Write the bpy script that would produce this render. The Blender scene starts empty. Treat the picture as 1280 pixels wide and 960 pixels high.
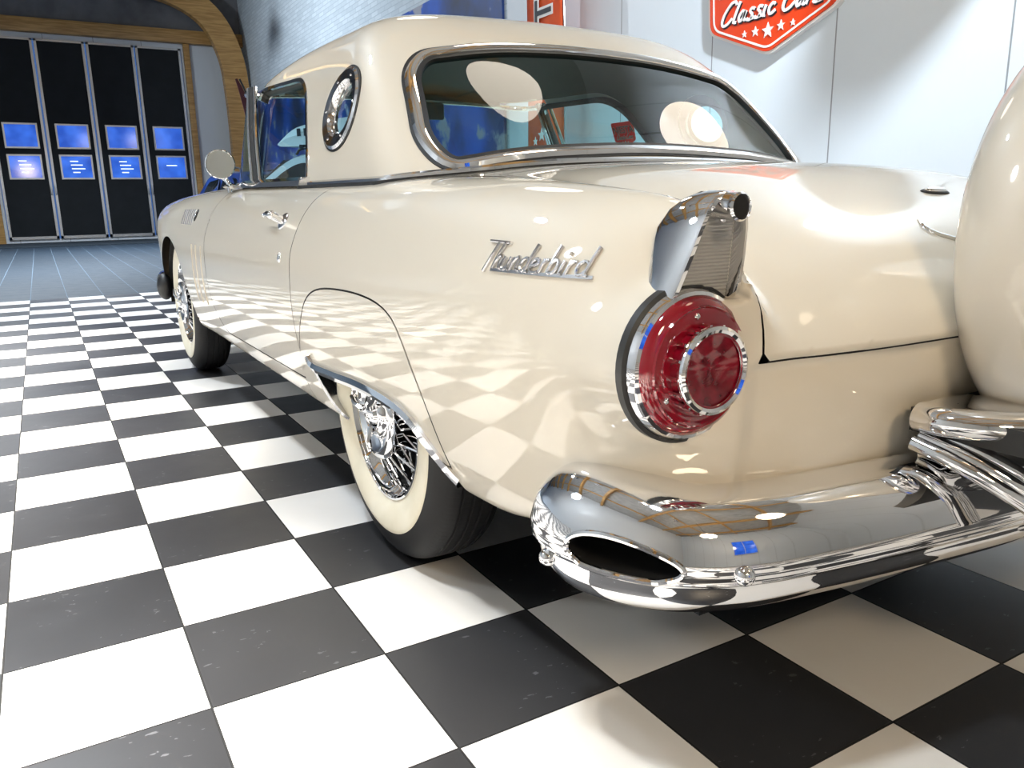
import bpy, bmesh, math, random
import numpy as np
from mathutils import Vector, Matrix

PI = math.pi
scene = bpy.context.scene
COL = scene.collection

# ------------------------------------------------------------------ camera
cam_data = bpy.data.cameras.new('camera')
cam_data.sensor_width = 36.0
cam_data.lens = 990.35 / 1280 * 36.0
cam_data.clip_start = 0.02
cam_data.clip_end = 200
camera = bpy.data.objects.new('camera', cam_data)
COL.objects.link(camera)
RIGHT = Vector((0.86273935, -0.50531289, -0.01843065))
DOWN = Vector((-0.12894921, -0.1846229, -0.97431334))
FWD = Vector((0.48893037, 0.84295508, -0.22444113))
CAM = Vector((-1.44643575, -1.61107321, 0.80981024))
camera.matrix_world = Matrix(((RIGHT.x, -DOWN.x, -FWD.x, CAM.x), (RIGHT.y, -DOWN.y, -FWD.y, CAM.y),
                              (RIGHT.z, -DOWN.z, -FWD.z, CAM.z), (0, 0, 0, 1)))
scene.camera = camera

# ------------------------------------------------------------------ world, exposure
world = bpy.data.worlds.new('world')
scene.world = world
world.use_nodes = True
world.node_tree.nodes['Background'].inputs[0].default_value = (0.10, 0.22, 0.55, 1)
world.node_tree.nodes['Background'].inputs[1].default_value = 0.6
vs = scene.view_settings
vs.view_transform = 'Standard'
vs.look = 'None'
vs.gamma = 1.0
vs.use_curve_mapping = False
vs.exposure = 0.0

TILE = 0.305
GX, GY = -5.27 * TILE, -1.15 * TILE       # a tile corner of the chequered floor
XL, XR, YB, YF = -7.2, 3.9, -8.5, 21.9     # hall: left, right, near and far wall
# ------------------------------------------------------------------ surface mathematics
def card(t, x):
    """natural cubic spline basis: rows for x, columns for the knots t"""
    t = np.asarray(t, float); n = len(t); h = np.diff(t)
    A = np.zeros((n, n)); Bm = np.zeros((n, n))
    A[0, 0] = A[-1, -1] = 1
    for i in range(1, n - 1):
        A[i, i - 1] = h[i - 1]; A[i, i] = 2 * (h[i - 1] + h[i]); A[i, i + 1] = h[i]
        Bm[i, i - 1] = 6 / h[i - 1]; Bm[i, i] = -6 / h[i - 1] - 6 / h[i]; Bm[i, i + 1] = 6 / h[i]
    M = np.linalg.solve(A, Bm)
    x = np.clip(np.asarray(x, float).ravel(), t[0], t[-1])
    k = np.clip(np.searchsorted(t, x) - 1, 0, n - 2)
    hk = h[k]; a = (t[k + 1] - x) / hk; b = (x - t[k]) / hk
    I = np.eye(n)
    return (a[:, None] * I[k] + b[:, None] * I[k + 1]
            + ((a**3 - a) * hk**2 / 6)[:, None] * M[k] + ((b**3 - b) * hk**2 / 6)[:, None] * M[k + 1])

class Tab:
    def __init__(s, t, u, c):
        s.t, s.u, s.c = np.array(t, float), np.array(u, float), np.array(c, float)
    def __call__(s, a, b):
        a, b = np.broadcast_arrays(a, b); sh = a.shape
        A = card(s.t, a) @ s.c
        return (A * card(s.u, b)).sum(1).reshape(sh)
    def grid(s, a, b):
        return card(s.t, a) @ s.c @ card(s.u, b).T

def smax(a, b, k):
    h = np.maximum(k - np.abs(a - b), 0)
    return np.maximum(a, b) + h**3 / (6 * k * k)

def sstep(x, a, b):
    t = np.clip((x - a) / (b - a), 0, 1)
    return t * t * (3 - 2 * t)

class Shape:
    """implicit body: inside where f < 0; mirrored about x = 0"""
    def __init__(s, side, top, rear, front, kst, krs, krt, kf, low=None, kl=0.03, extra=None):
        s.side, s.top, s.rear, s.front = side, top, rear, front
        s.k = (kst, krs, krt, kf); s.low, s.kl, s.extra = low, kl, extra
    def comb(s, x, y, z, W, H, B, Fr):
        u = np.abs(x)
        kst, krs, krt, kf = s.k
        f = smax(u - W, B - y, krs)
        f = smax(f, z - H, krt_mix(kst, krt, y, s))
        f = smax(f, y - Fr, kf)
        if s.low is not None: f = smax(f, s.low(y) - z, s.kl)
        if s.extra: f = s.extra(f, x, y, z)
        return f
    def f(s, P):
        x, y, z = P[:, 0], P[:, 1], P[:, 2]; u = np.abs(x)
        return s.comb(x, y, z, s.side(y, z), s.top(y, u), s.rear(z, u), s.front(z, u))
    def grad(s, P, e=4e-4):
        G = np.empty_like(P)
        for i in range(3):
            d = np.zeros(3); d[i] = e
            G[:, i] = (s.f(P + d) - s.f(P - d)) / (2 * e)
        return G
    def normal(s, P):
        G = s.grad(P)
        return G / np.maximum(np.linalg.norm(G, axis=1), 1e-9)[:, None]
    def project(s, P, off=0.0, it=5):
        P = P.copy()
        for _ in range(it):
            G = s.grad(P); v = s.f(P) - off
            st = G * (v / np.maximum((G * G).sum(1), 1e-6))[:, None]
            ln = np.linalg.norm(st, axis=1); st *= np.minimum(1, 0.03 / np.maximum(ln, 1e-9))[:, None]
            P -= st
        return P
    def hit(s, P, d, L=2.0, n=400, off=0.0):
        """first entry of the rays P + t d into the shape"""
        P = np.asarray(P, float).reshape(-1, 3); d = np.broadcast_to(np.asarray(d, float), P.shape)
        ts = L * np.arange(1, n + 1) / n
        lo = np.zeros(len(P)); hi = np.full(len(P), np.nan)
        for c in range(0, len(P), 400):
            q = P[c:c + 400]; e = d[c:c + 400]
            v = s.f((q[:, None] + e[:, None] * ts[None, :, None]).reshape(-1, 3)).reshape(len(q), n) <= off
            k = v.argmax(1); h_ = v.any(1)
            hi[c:c + 400] = np.where(h_, ts[k], np.nan); lo[c:c + 400] = np.where(h_ & (k > 0), ts[np.maximum(k - 1, 0)], 0)
        h2 = np.where(np.isnan(hi), L, hi)
        for _ in range(22):
            m = (lo + h2) / 2; v = s.f(P + d * m[:, None]) - off
            h2 = np.where(v <= 0, m, h2); lo = np.where(v <= 0, lo, m)
        return P + d * h2[:, None], ~np.isnan(hi)
    def mesh(s, bx, by, bz, h, off=0.0):
        xs = np.arange(bx[0], bx[1] + h, h); ys = np.arange(by[0], by[1] + h, h); zs = np.arange(bz[0], bz[1] + h, h)
        u = np.abs(xs)
        F = s.comb(xs[:, None, None], ys[None, :, None], zs[None, None, :],
                   s.side.grid(ys, zs)[None], s.top.grid(ys, u).T[:, :, None],
                   s.rear.grid(zs, u).T[:, None, :], s.front.grid(zs, u).T[:, None, :]) - off
        S = F < 0
        nx, ny, nz = F.shape
        acc = np.zeros((nx - 1, ny - 1, nz - 1, 3)); cnt = np.zeros((nx - 1, ny - 1, nz - 1))
        G = np.stack(np.meshgrid(np.arange(nx), np.arange(ny), np.arange(nz), indexing='ij'), -1).astype(np.float32)
        for ax in range(3):
            sl0 = [slice(None)] * 3; sl1 = [slice(None)] * 3
            sl0[ax] = slice(0, -1); sl1[ax] = slice(1, None)
            f0, f1 = F[tuple(sl0)], F[tuple(sl1)]
            cr = S[tuple(sl0)] != S[tuple(sl1)]
            idx = np.argwhere(cr)
            t = (f0[cr] / (f0[cr] - f1[cr]))
            p = idx.astype(float); p[:, ax] += t
            o = [a for a in range(3) if a != ax]
            for da in (0, -1):
                for db in (0, -1):
                    c = idx.copy(); c[:, o[0]] += da; c[:, o[1]] += db
                    ok = np.all(c >= 0, 1) & (c[:, 0] < nx - 1) & (c[:, 1] < ny - 1) & (c[:, 2] < nz - 1)
                    np.add.at(acc, tuple(c[ok].T), p[ok]); np.add.at(cnt, tuple(c[ok].T), 1)
        has = cnt > 0
        vid = np.full(cnt.shape, -1, int); vid[has] = np.arange(has.sum())
        V = acc[has] / cnt[has][:, None] * h + np.array([xs[0], ys[0], zs[0]])
        faces = []
        for ax in range(3):
            sl0 = [slice(None)] * 3; sl1 = [slice(None)] * 3
            sl0[ax] = slice(0, -1); sl1[ax] = slice(1, None)
            a0, a1 = S[tuple(sl0)], S[tuple(sl1)]
            idx = np.argwhere(a0 != a1); sg = a0[a0 != a1]
            o = [(ax + 1) % 3, (ax + 2) % 3]
            ok = (idx[:, o[0]] > 0) & (idx[:, o[1]] > 0) & (idx[:, o[0]] < F.shape[o[0]] - 1) & (idx[:, o[1]] < F.shape[o[1]] - 1)
            idx = idx[ok]; sg = sg[ok]
            q = []
            for da, db in ((-1, -1), (0, -1), (0, 0), (-1, 0)):
                c = idx.copy(); c[:, o[0]] += da; c[:, o[1]] += db
                q.append(vid[tuple(c.T)])
            q = np.stack(q, 1)
            q[~sg] = q[~sg][:, ::-1]
            faces.append(q)
        Fq = np.concatenate(faces)
        V = s.project(V, off)
        return V, [tuple(map(int, r)) for r in Fq]

def krt_mix(kst, krt, y, s):
    t = sstep(y, s.yb[0], s.yb[1])
    return krt * (1 - t) + kst * t

def clip(V, F, g):
    """keep the part of the polygon mesh where g < 0 (cut exactly along g = 0)"""
    V = np.asarray(V, float); val = g(V); val = np.where(np.abs(val) < 1e-6, -1e-6, val)
    s = val < 0
    newv = []; cache = {}; pend = []
    out = []
    def cut(a, b):
        k = (a, b) if a < b else (b, a)
        if k not in cache:
            cache[k] = len(V) + len(pend); pend.append(k)
        return cache[k]
    for f in F:
        n = len(f); c = sum(s[i] for i in f)
        if c == n: out.append(f); continue
        if c == 0: continue
        r = []
        for i in range(n):
            a, b = f[i], f[(i + 1) % n]
            if s[a]: r.append(a)
            if s[a] != s[b]: r.append(cut(a, b))
        if len(r) >= 3: out.append(tuple(r))
    if pend:
        k = np.array(pend); a, b = V[k[:, 0]], V[k[:, 1]]; fa, fb = val[k[:, 0]], val[k[:, 1]]
        lo, hi = np.zeros(len(k)), np.ones(len(k))
        for _ in range(12):
            m = (lo + hi) / 2; v = g(a + (b - a) * m[:, None]); same = (v < 0) == (fa < 0)
            lo = np.where(same, m, lo); hi = np.where(same, hi, m)
        V = np.vstack([V, a + (b - a) * ((lo + hi) / 2)[:, None]])
    used = np.zeros(len(V), bool)
    for f in out: used[list(f)] = True
    mp = np.cumsum(used) - 1
    return V[used], [tuple(int(mp[i]) for i in f) for f in out]

def crom(P, n=8, closed=False):
    """Catmull-Rom curve through the points"""
    P = np.asarray(P, float); N = len(P); out = []
    m = N if closed else N - 1
    for i in range(m):
        if closed: a, b, c, d = P[(i - 1) % N], P[i], P[(i + 1) % N], P[(i + 2) % N]
        else: b, c = P[i], P[i + 1]; a = P[i - 1] if i else 2 * b - c; d = P[i + 2] if i + 2 < N else 2 * c - b
        for t in np.arange(n) / n:
            out.append(0.5 * (2 * b + (c - a) * t + (2 * a - 5 * b + 4 * c - d) * t * t + (3 * b - a - 3 * c + d) * t**3))
    if not closed: out.append(P[-1])
    return np.array(out)

def roundpoly(P, r, n=6):
    """closed polygon with rounded corners (r: one radius or one per corner)"""
    P = np.asarray(P, float); N = len(P); out = []
    r = [r] * N if np.isscalar(r) else r
    for i in range(N):
        a, b, c = P[i - 1], P[i], P[(i + 1) % N]
        d1 = (a - b) / np.linalg.norm(a - b); d2 = (c - b) / np.linalg.norm(c - b)
        L = min(r[i], 0.48 * np.linalg.norm(a - b), 0.48 * np.linalg.norm(c - b))
        p, q = b + d1 * L, b + d2 * L
        for t in np.linspace(0, 1, n + 1): out.append(p * (1 - t)**2 + 2 * b * t * (1 - t) + q * t * t)
    return np.array(out)

def resample(P, step, closed=False):
    P = np.asarray(P, float)
    if closed: P = np.vstack([P, P[:1]])
    d = np.r_[0, np.cumsum(np.linalg.norm(np.diff(P, axis=0), axis=1))]
    n = max(2, int(round(d[-1] / step)) + 1)
    t = np.linspace(0, d[-1], n)
    Q = np.stack([np.interp(t, d, P[:, i]) for i in range(P.shape[1])], 1)
    return Q[:-1] if closed else Q

def sdpoly(poly):
    """signed distance to a closed 2-D polygon, negative inside"""
    A = np.asarray(poly, float); B = np.roll(A, -1, 0)
    lo, hi = A.min(0) - .03, A.max(0) + .03
    def g(p):
        far = ((p < lo) | (p > hi)).any(1)
        out = np.full(len(p), 1.0); out[far] = .03 + np.maximum(lo - p[far], p[far] - hi).max(1)
        if not far.all(): out[~far] = g0(p[~far])
        return out
    def g0(p):
        d2 = np.full(len(p), 1e9); ins = np.zeros(len(p), bool)
        for a, b in zip(A, B):
            e = b - a; w = p - a
            t = np.clip((w @ e) / (e @ e + 1e-18), 0, 1)
            q = w - t[:, None] * e
            d2 = np.minimum(d2, (q * q).sum(1))
            c = ((a[1] > p[:, 1]) != (b[1] > p[:, 1]))
            if a[1] != b[1]:
                c &= p[:, 0] < (b[0] - a[0]) * (p[:, 1] - a[1]) / (b[1] - a[1]) + a[0]
            ins ^= c
        d = np.sqrt(d2)
        return np.where(ins, -d, d)
    return g

# ------------------------------------------------------------------ body of the car (x across, y forward, z up; origin under the rear axle)
_ys = [-1.1, -.9, -.7, -.5, -.25, 0, .5, 1.0, 1.7, 2.2, 2.68, 3.1, 3.4, 3.6]
_zs = [.20, .28, .36, .45, .55, .63, .69, .73, .79, .86, .95]
W_ = Tab(_ys, _zs, [
 [.66, .71, .745, .77, .79, .80, .80, .795, .78, .75, .68],
 [.70, .75, .785, .81, .83, .836, .836, .83, .812, .775, .70],
 [.74, .79, .82, .845, .862, .866, .863, .852, .826, .783, .70],
 [.76, .81, .842, .865, .880, .883, .879, .866, .836, .788, .70],
 [.78, .826, .855, .876, .889, .890, .884, .870, .840, .790, .70],
 [.79, .835, .862, .882, .893, .893, .886, .872, .842, .792, .70],
 [.80, .84, .865, .884, .894, .893, .886, .872, .842, .792, .70],
 [.80, .84, .865, .884, .894, .893, .886, .872, .842, .792, .70],
 [.80, .84, .865, .884, .894, .893, .886, .873, .845, .795, .70],
 [.80, .845, .87, .888, .897, .897, .891, .879, .855, .81, .72],
 [.82, .86, .88, .895, .903, .903, .899, .890, .868, .825, .73],
 [.80, .84, .865, .88, .889, .891, .889, .882, .862, .82, .73],
 [.74, .79, .82, .84, .853, .857, .857, .852, .835, .795, .71],
 [.66, .71, .75, .77, .786, .790, .790, .785, .77, .74, .66]])
_hu = [0, .25, .45, .57, .65, .72, .80, .90, 1.0]
H_ = Tab([-1.1, -.95, -.85, -.7, -.5, -.25, .1, .6, 1.2, 1.8, 2.3, 2.8, 3.2, 3.5], _hu, [
 [.50, .50, .49, .475, .54, .76, .755, .72, .67],
 [.635, .635, .622, .600, .635, .79, .785, .745, .69],
 [.735, .733, .715, .688, .698, .803, .795, .755, .70],
 [.808, .805, .788, .766, .773, .822, .812, .77, .72],
 [.862, .860, .846, .830, .829, .842, .829, .785, .73],
 [.890, .887, .875, .862, .856, .855, .838, .795, .74],
 [.903, .899, .888, .876, .868, .860, .840, .80, .75],
 [.91, .907, .897, .885, .877, .868, .848, .81, .75],
 [.915, .912, .90, .89, .885, .877, .858, .81, .75],
 [.93, .925, .91, .898, .892, .885, .865, .815, .75],
 [.915, .91, .895, .885, .885, .882, .865, .81, .75],
 [.885, .88, .865, .858, .865, .868, .852, .80, .74],
 [.83, .825, .81, .81, .83, .845, .83, .78, .72],
 [.76, .755, .74, .75, .78, .80, .79, .74, .68]])
_bu = [0, .3, .5, .62, .70, .78, .84, .90]
_b0 = np.array([-.945, -.942, -.934, -.918, -.896, -.866, -.835, -.80])
B_ = Tab([.2, .28, .35, .45, .55, .63, .75, .95], _bu,
         [_b0 + d for d in (.10, .065, .035, .010, 0, 0, .004, .02)])
FR_ = Tab([.2, .4, .55, .7, .85, .95], [0, .4, .7, .9],
          [[3.36, 3.34, 3.26, 3.1], [3.42, 3.40, 3.33, 3.16], [3.43, 3.42, 3.37, 3.2], [3.45, 3.45, 3.43, 3.26],
           [3.42, 3.42, 3.42, 3.28], [3.38, 3.38, 3.38, 3.2]])
def low_(y):
    return 0.265 + 0.10 * sstep(-y, .42, .85) + 0.05 * sstep(y, 2.9, 3.4)
def lip_(f, x, y, z):
    # overhanging lower lip of the boot lid
    u = np.abs(x)
    w = (1 - sstep(z, .585, .612)) * (1 - sstep(u, .655, .70)) * (1 - sstep(y, -.90, -.80))
    f = f + 0.018 * w
    # round pods that carry the tail lights
    r = np.sqrt((u - .764)**2 + (z - .604)**2)
    pod = smax(r - (.0995 - .02 * sstep(y, -.80, -.45)), -.858 - y, .012)
    pod = smax(pod, y + .45, .02)
    f = -smax(-f, -pod, .055)
    # recess behind the fin bezel
    box = np.maximum(np.maximum(np.abs(u - .742) - .055, y + .846), .684 - z)
    return smax(f, -box, .008)
BODY = Shape(W_, H_, B_, FR_, .09, .24, .10, .25, low_, .05, lip_)
BODY.yb = (-.6, -.1)

# ------------------------------------------------------------------ hardtop
_cz = [.80, .95, 1.05, 1.15, 1.25, 1.38]
W2_ = Tab([-.2, .4, .8, 1.3, 1.8, 2.1], _cz, [
 [.72, .70, .682, .655, .617, .56],
 [.735, .71, .690, .662, .622, .57],
 [.745, .715, .688, .656, .614, .56],
 [.745, .715, .690, .662, .625, .57],
 [.735, .708, .688, .664, .635, .58],
 [.72, .685, .65, .615, .57, .51]])
H2_ = Tab([-.1, .2, .4, .6, .9, 1.3, 1.6, 1.9], [0, .2, .4, .55, .75], [
 [1.14, 1.138, 1.128, 1.105, 1.04],
 [1.255, 1.252, 1.242, 1.22, 1.15],
 [1.326, 1.323, 1.312, 1.29, 1.22],
 [1.36, 1.357, 1.346, 1.323, 1.255],
 [1.376, 1.373, 1.361, 1.338, 1.27],
 [1.381, 1.378, 1.366, 1.342, 1.275],
 [1.362, 1.359, 1.345, 1.318, 1.25],
 [1.32, 1.317, 1.302, 1.272, 1.20]])
B2_ = Tab([.80, .95, 1.05, 1.15, 1.25, 1.38], [0, .3, .5, .6, .75], [
 [-.04, -.034, -.01, .02, .10],
 [.115, .121, .145, .175, .25],
 [.222, .228, .250, .277, .345],
 [.333, .339, .360, .386, .447],
 [.455, .461, .482, .507, .565],
 [.64, .646, .667, .692, .75]])
F2_ = Tab([.8, .95, 1.1, 1.25, 1.38], [0, .3, .5, .6, .75], [
 [2.12, 2.10, 2.00, 1.93, 1.80],
 [2.06, 2.04, 1.95, 1.88, 1.76],
 [2.0, 1.98, 1.90, 1.84, 1.72],
 [1.92, 1.905, 1.84, 1.79, 1.68],
 [1.84, 1.83, 1.77, 1.72, 1.62]])
ROOF = Shape(W2_, H2_, B2_, F2_, .15, .20, .13, .12)
ROOF.yb = (.35, .75)
# ------------------------------------------------------------------ materials
def mat(name):
    m = bpy.data.materials.new(name); m.use_nodes = True
    nt = m.node_tree
    return m, nt, nt.nodes['Principled BSDF'], nt.nodes, nt.links
def simple(name, col, rough=.5, metal=0, coat=0, emis=None, es=0, bump=0, bscale=200, ior=None):
    m, nt, b, N, L = mat(name)
    b.inputs['Base Color'].default_value = (*col, 1); b.inputs['Roughness'].default_value = rough
    b.inputs['Metallic'].default_value = metal
    b.inputs['Coat Weight'].default_value = coat; b.inputs['Coat Roughness'].default_value = .02
    if ior: b.inputs['IOR'].default_value = ior
    if emis:
        b.inputs['Emission Color'].default_value = (*emis, 1); b.inputs['Emission Strength'].default_value = es
    if bump:
        t = N.new('ShaderNodeTexNoise'); t.inputs['Scale'].default_value = bscale
        c = N.new('ShaderNodeTexCoord'); L.new(c.outputs['Object'], t.inputs['Vector'])
        bp = N.new('ShaderNodeBump'); bp.inputs['Strength'].default_value = bump; bp.inputs['Distance'].default_value = .002
        L.new(t.outputs['Fac'], bp.inputs['Height']); L.new(bp.outputs['Normal'], b.inputs['Normal'])
    return m
def glass(name, tint, refl=.05):
    m = bpy.data.materials.new(name); m.use_nodes = True; nt = m.node_tree; nt.nodes.clear()
    N, L = nt.nodes, nt.links
    o = N.new('ShaderNodeOutputMaterial'); mx = N.new('ShaderNodeMixShader'); g0 = N.new('ShaderNodeNewGeometry')
    d = N.new('ShaderNodeVectorMath'); d.operation = 'DOT_PRODUCT'; L.new(g0.outputs['Normal'], d.inputs[0]); L.new(g0.outputs['Incoming'], d.inputs[1])
    a = N.new('ShaderNodeMath'); a.operation = 'ABSOLUTE'; L.new(d.outputs['Value'], a.inputs[0])
    i = N.new('ShaderNodeMath'); i.operation = 'SUBTRACT'; i.inputs[0].default_value = 1; L.new(a.outputs[0], i.inputs[1])
    p = N.new('ShaderNodeMath'); p.operation = 'POWER'; p.inputs[1].default_value = 5; L.new(i.outputs[0], p.inputs[0])
    f = N.new('ShaderNodeMath'); f.operation = 'MULTIPLY_ADD'; L.new(p.outputs[0], f.inputs[0]); f.inputs[1].default_value = .92; f.inputs[2].default_value = refl
    t = N.new('ShaderNodeBsdfTransparent'); t.inputs[0].default_value = (*tint, 1)
    g = N.new('ShaderNodeBsdfGlossy'); g.inputs['Roughness'].default_value = 0.0
    L.new(f.outputs[0], mx.inputs[0]); L.new(t.outputs[0], mx.inputs[1]); L.new(g.outputs[0], mx.inputs[2])
    L.new(mx.outputs[0], o.inputs[0])
    return m
def noisy(name, c1, c2, scale, rough=.5, stretch=(1, 1, 1), coat=0, detail=4, bump=0, lo=.35, hi=.65):
    m, nt, b, N, L = mat(name)
    c = N.new('ShaderNodeTexCoord'); mp = N.new('ShaderNodeMapping'); mp.inputs['Scale'].default_value = stretch
    t = N.new('ShaderNodeTexNoise'); t.inputs['Scale'].default_value = scale; t.inputs['Detail'].default_value = detail
    r = N.new('ShaderNodeValToRGB'); r.color_ramp.elements[0].color = (*c1, 1); r.color_ramp.elements[1].color = (*c2, 1)
    r.color_ramp.elements[0].position = lo; r.color_ramp.elements[1].position = hi
    L.new(c.outputs['Object'], mp.inputs[0]); L.new(mp.outputs[0], t.inputs[0]); L.new(t.outputs['Fac'], r.inputs[0])
    L.new(r.outputs[0], b.inputs['Base Color']); b.inputs['Roughness'].default_value = rough
    b.inputs['Coat Weight'].default_value = coat
    if bump:
        bp = N.new('ShaderNodeBump'); bp.inputs['Strength'].default_value = bump; bp.inputs['Distance'].default_value = .004
        L.new(t.outputs['Fac'], bp.inputs['Height']); L.new(bp.outputs['Normal'], b.inputs['Normal'])
    return m

PAINT = simple('cream_paint', (.70, .635, .52), .5, 0, 1.0, ior=1.5)
COVERPAINT = simple('grey_white_paint', (.62, .565, .47), .35, 0, 1.0, ior=1.5)
CHROME = simple('chrome', (.86, .86, .87), .035, 1)
DULLCHROME = simple('satin_metal', (.62, .62, .64), .22, 1)
BRUSHED = simple('brushed_alloy', (.30, .30, .31), .35, 1)  # darker alloy of the fender louvres
STEEL = simple('polished_steel', (.75, .75, .76), .10, 1)
RUBBER = simple('black_rubber', (.012, .012, .013), .45, bump=.15)
SEAL = simple('rubber_seal', (.008, .008, .008), .5)
WHITEWALL = noisy('whitewall_rubber', (.74, .67, .50), (.83, .77, .62), 9, .45)
BLACK = simple('matt_black', (.004, .004, .004), .9)
UNDER = simple('underbody_black', (.008, .008, .008), .85)
WINDOW = glass('tinted_window_glass', (.58, .86, .86))
CLEAR = glass('side_window_glass', (.66, .84, .88))
MIRROR = simple('mirror_glass', (.75, .77, .74), .01, 1)
HEADLINER = simple('headliner_cloth', (.11, .135, .11), .9, bump=.2, bscale=500)
VINYL = simple('seat_vinyl', (.045, .012, .010), .5, bump=.2)
DASH = simple('dash_vinyl', (.035, .04, .045), .45)
REDLENS = simple('red_lens', (.20, .002, .010), .08, 0, 1.0)
REDDEEP = noisy('red_lens_facets', (.09, .001, .006), (.20, .003, .012), 45, .05, coat=1)
LENS = simple('ribbed_clear_lens', (.30, .29, .27), .38, 0, .25)
REDGEM = simple('red_reflector', (.25, .004, .008), .15, 0, 1)

# ------------------------------------------------------------------ object helpers
def tag(o, label=None, cat=None, group=None, kind=None):
    if label: o['label'] = label
    if cat: o['category'] = cat
    if group: o['group'] = group
    if kind: o['kind'] = kind
    return o
def empty(name, loc=(0, 0, 0), rz=0, **k):
    o = bpy.data.objects.new(name, None); COL.objects.link(o)
    o.location = loc; o.rotation_euler = (0, 0, rz); o.empty_display_size = .1
    return tag(o, **k)
def build(name, V, F, m, parent=None, smooth=True, normals=None, kind=None, label=None, sharp=None, loc=None):
    me = bpy.data.meshes.new(name)
    me.from_pydata([tuple(map(float, v)) for v in V], [], [tuple(f) for f in F]); me.update()
    if m: me.materials.append(m)
    if smooth: me.polygons.foreach_set('use_smooth', [True] * len(me.polygons))
    if normals is not None: me.normals_split_custom_set_from_vertices([tuple(map(float, n)) for n in normals])
    elif smooth and sharp is not None: me.set_sharp_from_angle(angle=math.radians(sharp))
    o = bpy.data.objects.new(name, me); COL.objects.link(o)
    if parent is not None: o.parent = parent
    if loc is not None: o.location = loc
    return tag(o, label, None, None, kind)
class MB:
    """collects plain shapes into one mesh"""
    def __init__(s): s.V = []; s.F = []
    def add(s, V, F):
        n = len(s.V); s.V += [tuple(map(float, v)) for v in V]; s.F += [tuple(i + n for i in f) for f in F]; return s
    def box(s, a, b, bev=0):
        (x0, y0, z0), (x1, y1, z1) = a, b
        if not bev:
            V = [(x0, y0, z0), (x1, y0, z0), (x1, y1, z0), (x0, y1, z0), (x0, y0, z1), (x1, y0, z1), (x1, y1, z1), (x0, y1, z1)]
            return s.add(V, [(0, 3, 2, 1), (4, 5, 6, 7), (0, 1, 5, 4), (1, 2, 6, 5), (2, 3, 7, 6), (3, 0, 4, 7)])
        bm = bmesh.new(); bmesh.ops.create_cube(bm, size=1)
        for v in bm.verts: v.co = Vector(((x0 + x1) / 2 + v.co.x * (x1 - x0), (y0 + y1) / 2 + v.co.y * (y1 - y0), (z0 + z1) / 2 + v.co.z * (z1 - z0)))
        bmesh.ops.bevel(bm, geom=bm.edges[:], offset=bev, segments=3, affect='EDGES', profile=.5)
        bm.verts.index_update(); s.add([v.co for v in bm.verts], [[v.index for v in f.verts] for f in bm.faces]); bm.free()
        return s
    def prism(s, poly, axis, a, b):
        """closed 2-D polygon extruded along an axis ('x': poly=(y,z), 'y': (x,z), 'z': (x,y))"""
        n = len(poly)
        def P(p, t): return {'x': (t, p[0], p[1]), 'y': (p[0], t, p[1]), 'z': (p[0], p[1], t)}[axis]
        V = [P(p, a) for p in poly] + [P(p, b) for p in poly]
        F = [tuple(range(n))[::-1], tuple(range(n, 2 * n))] + [(i, (i + 1) % n, (i + 1) % n + n, i + n) for i in range(n)]
        return s.add(V, F)
    def lathe(s, prof, axis='y', c=(0, 0, 0), n=48, closed=False):
        """prof = [(radius, offset along the axis)]"""
        V = []; F = []; m = len(prof)
        for i in range(n):
            t = 2 * PI * i / n; ct, st = math.cos(t), math.sin(t)
            for r, h in prof:
                p = {'x': (h, r * ct, r * st), 'y': (r * ct, h, r * st), 'z': (r * ct, r * st, h)}[axis]
                V.append((p[0] + c[0], p[1] + c[1], p[2] + c[2]))
        for i in range(n):
            j = (i + 1) % n
            for k in range(m if closed else m - 1):
                k2 = (k + 1) % m
                F.append((i * m + k, i * m + k2, j * m + k2, j * m + k))
        return s.add(V, F)
    def sweep(s, path, prof, normals=None, closed=False, cap=True, scale=None):
        """prof: closed loop of (b, n) offsets; n along the normal, b across"""
        P = np.asarray(path, float); n = len(P)
        T = np.roll(P, -1, 0) - np.roll(P, 1, 0) if closed else np.gradient(P, axis=0)
        T /= np.maximum(np.linalg.norm(T, axis=1), 1e-9)[:, None]
        if normals is None:
            up = np.array([0, 0, 1.]) if abs(T[0][2]) < .9 else np.array([1., 0, 0])
            Nn = np.zeros_like(P); v = up - T[0] * (up @ T[0])
            for i in range(n):
                v = v - T[i] * (v @ T[i]); v /= max(np.linalg.norm(v), 1e-9); Nn[i] = v
        else:
            Nn = np.asarray(normals, float); Nn = Nn - T * (Nn * T).sum(1)[:, None]
            Nn /= np.maximum(np.linalg.norm(Nn, axis=1), 1e-9)[:, None]
        Bn = np.cross(T, Nn); m = len(prof)
        V = []
        for i in range(n):
            k = 1 if scale is None else scale[i]
            for b, h in prof: V.append(P[i] + Bn[i] * b * k + Nn[i] * h * k)
        F = []
        for i in range(n if closed else n - 1):
            j = (i + 1) % n
            for a in range(m):
                c = (a + 1) % m
                F.append((i * m + a, i * m + c, j * m + c, j * m + a))
        if cap and not closed:
            F.append(tuple(range(m))[::-1]); F.append(tuple((n - 1) * m + a for a in range(m)))
        return s.add(V, F)
    def tube(s, path, r, n=8, **k):
        return s.sweep(path, [(r * math.cos(2 * PI * i / n), r * math.sin(2 * PI * i / n)) for i in range(n)], **k)
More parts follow.
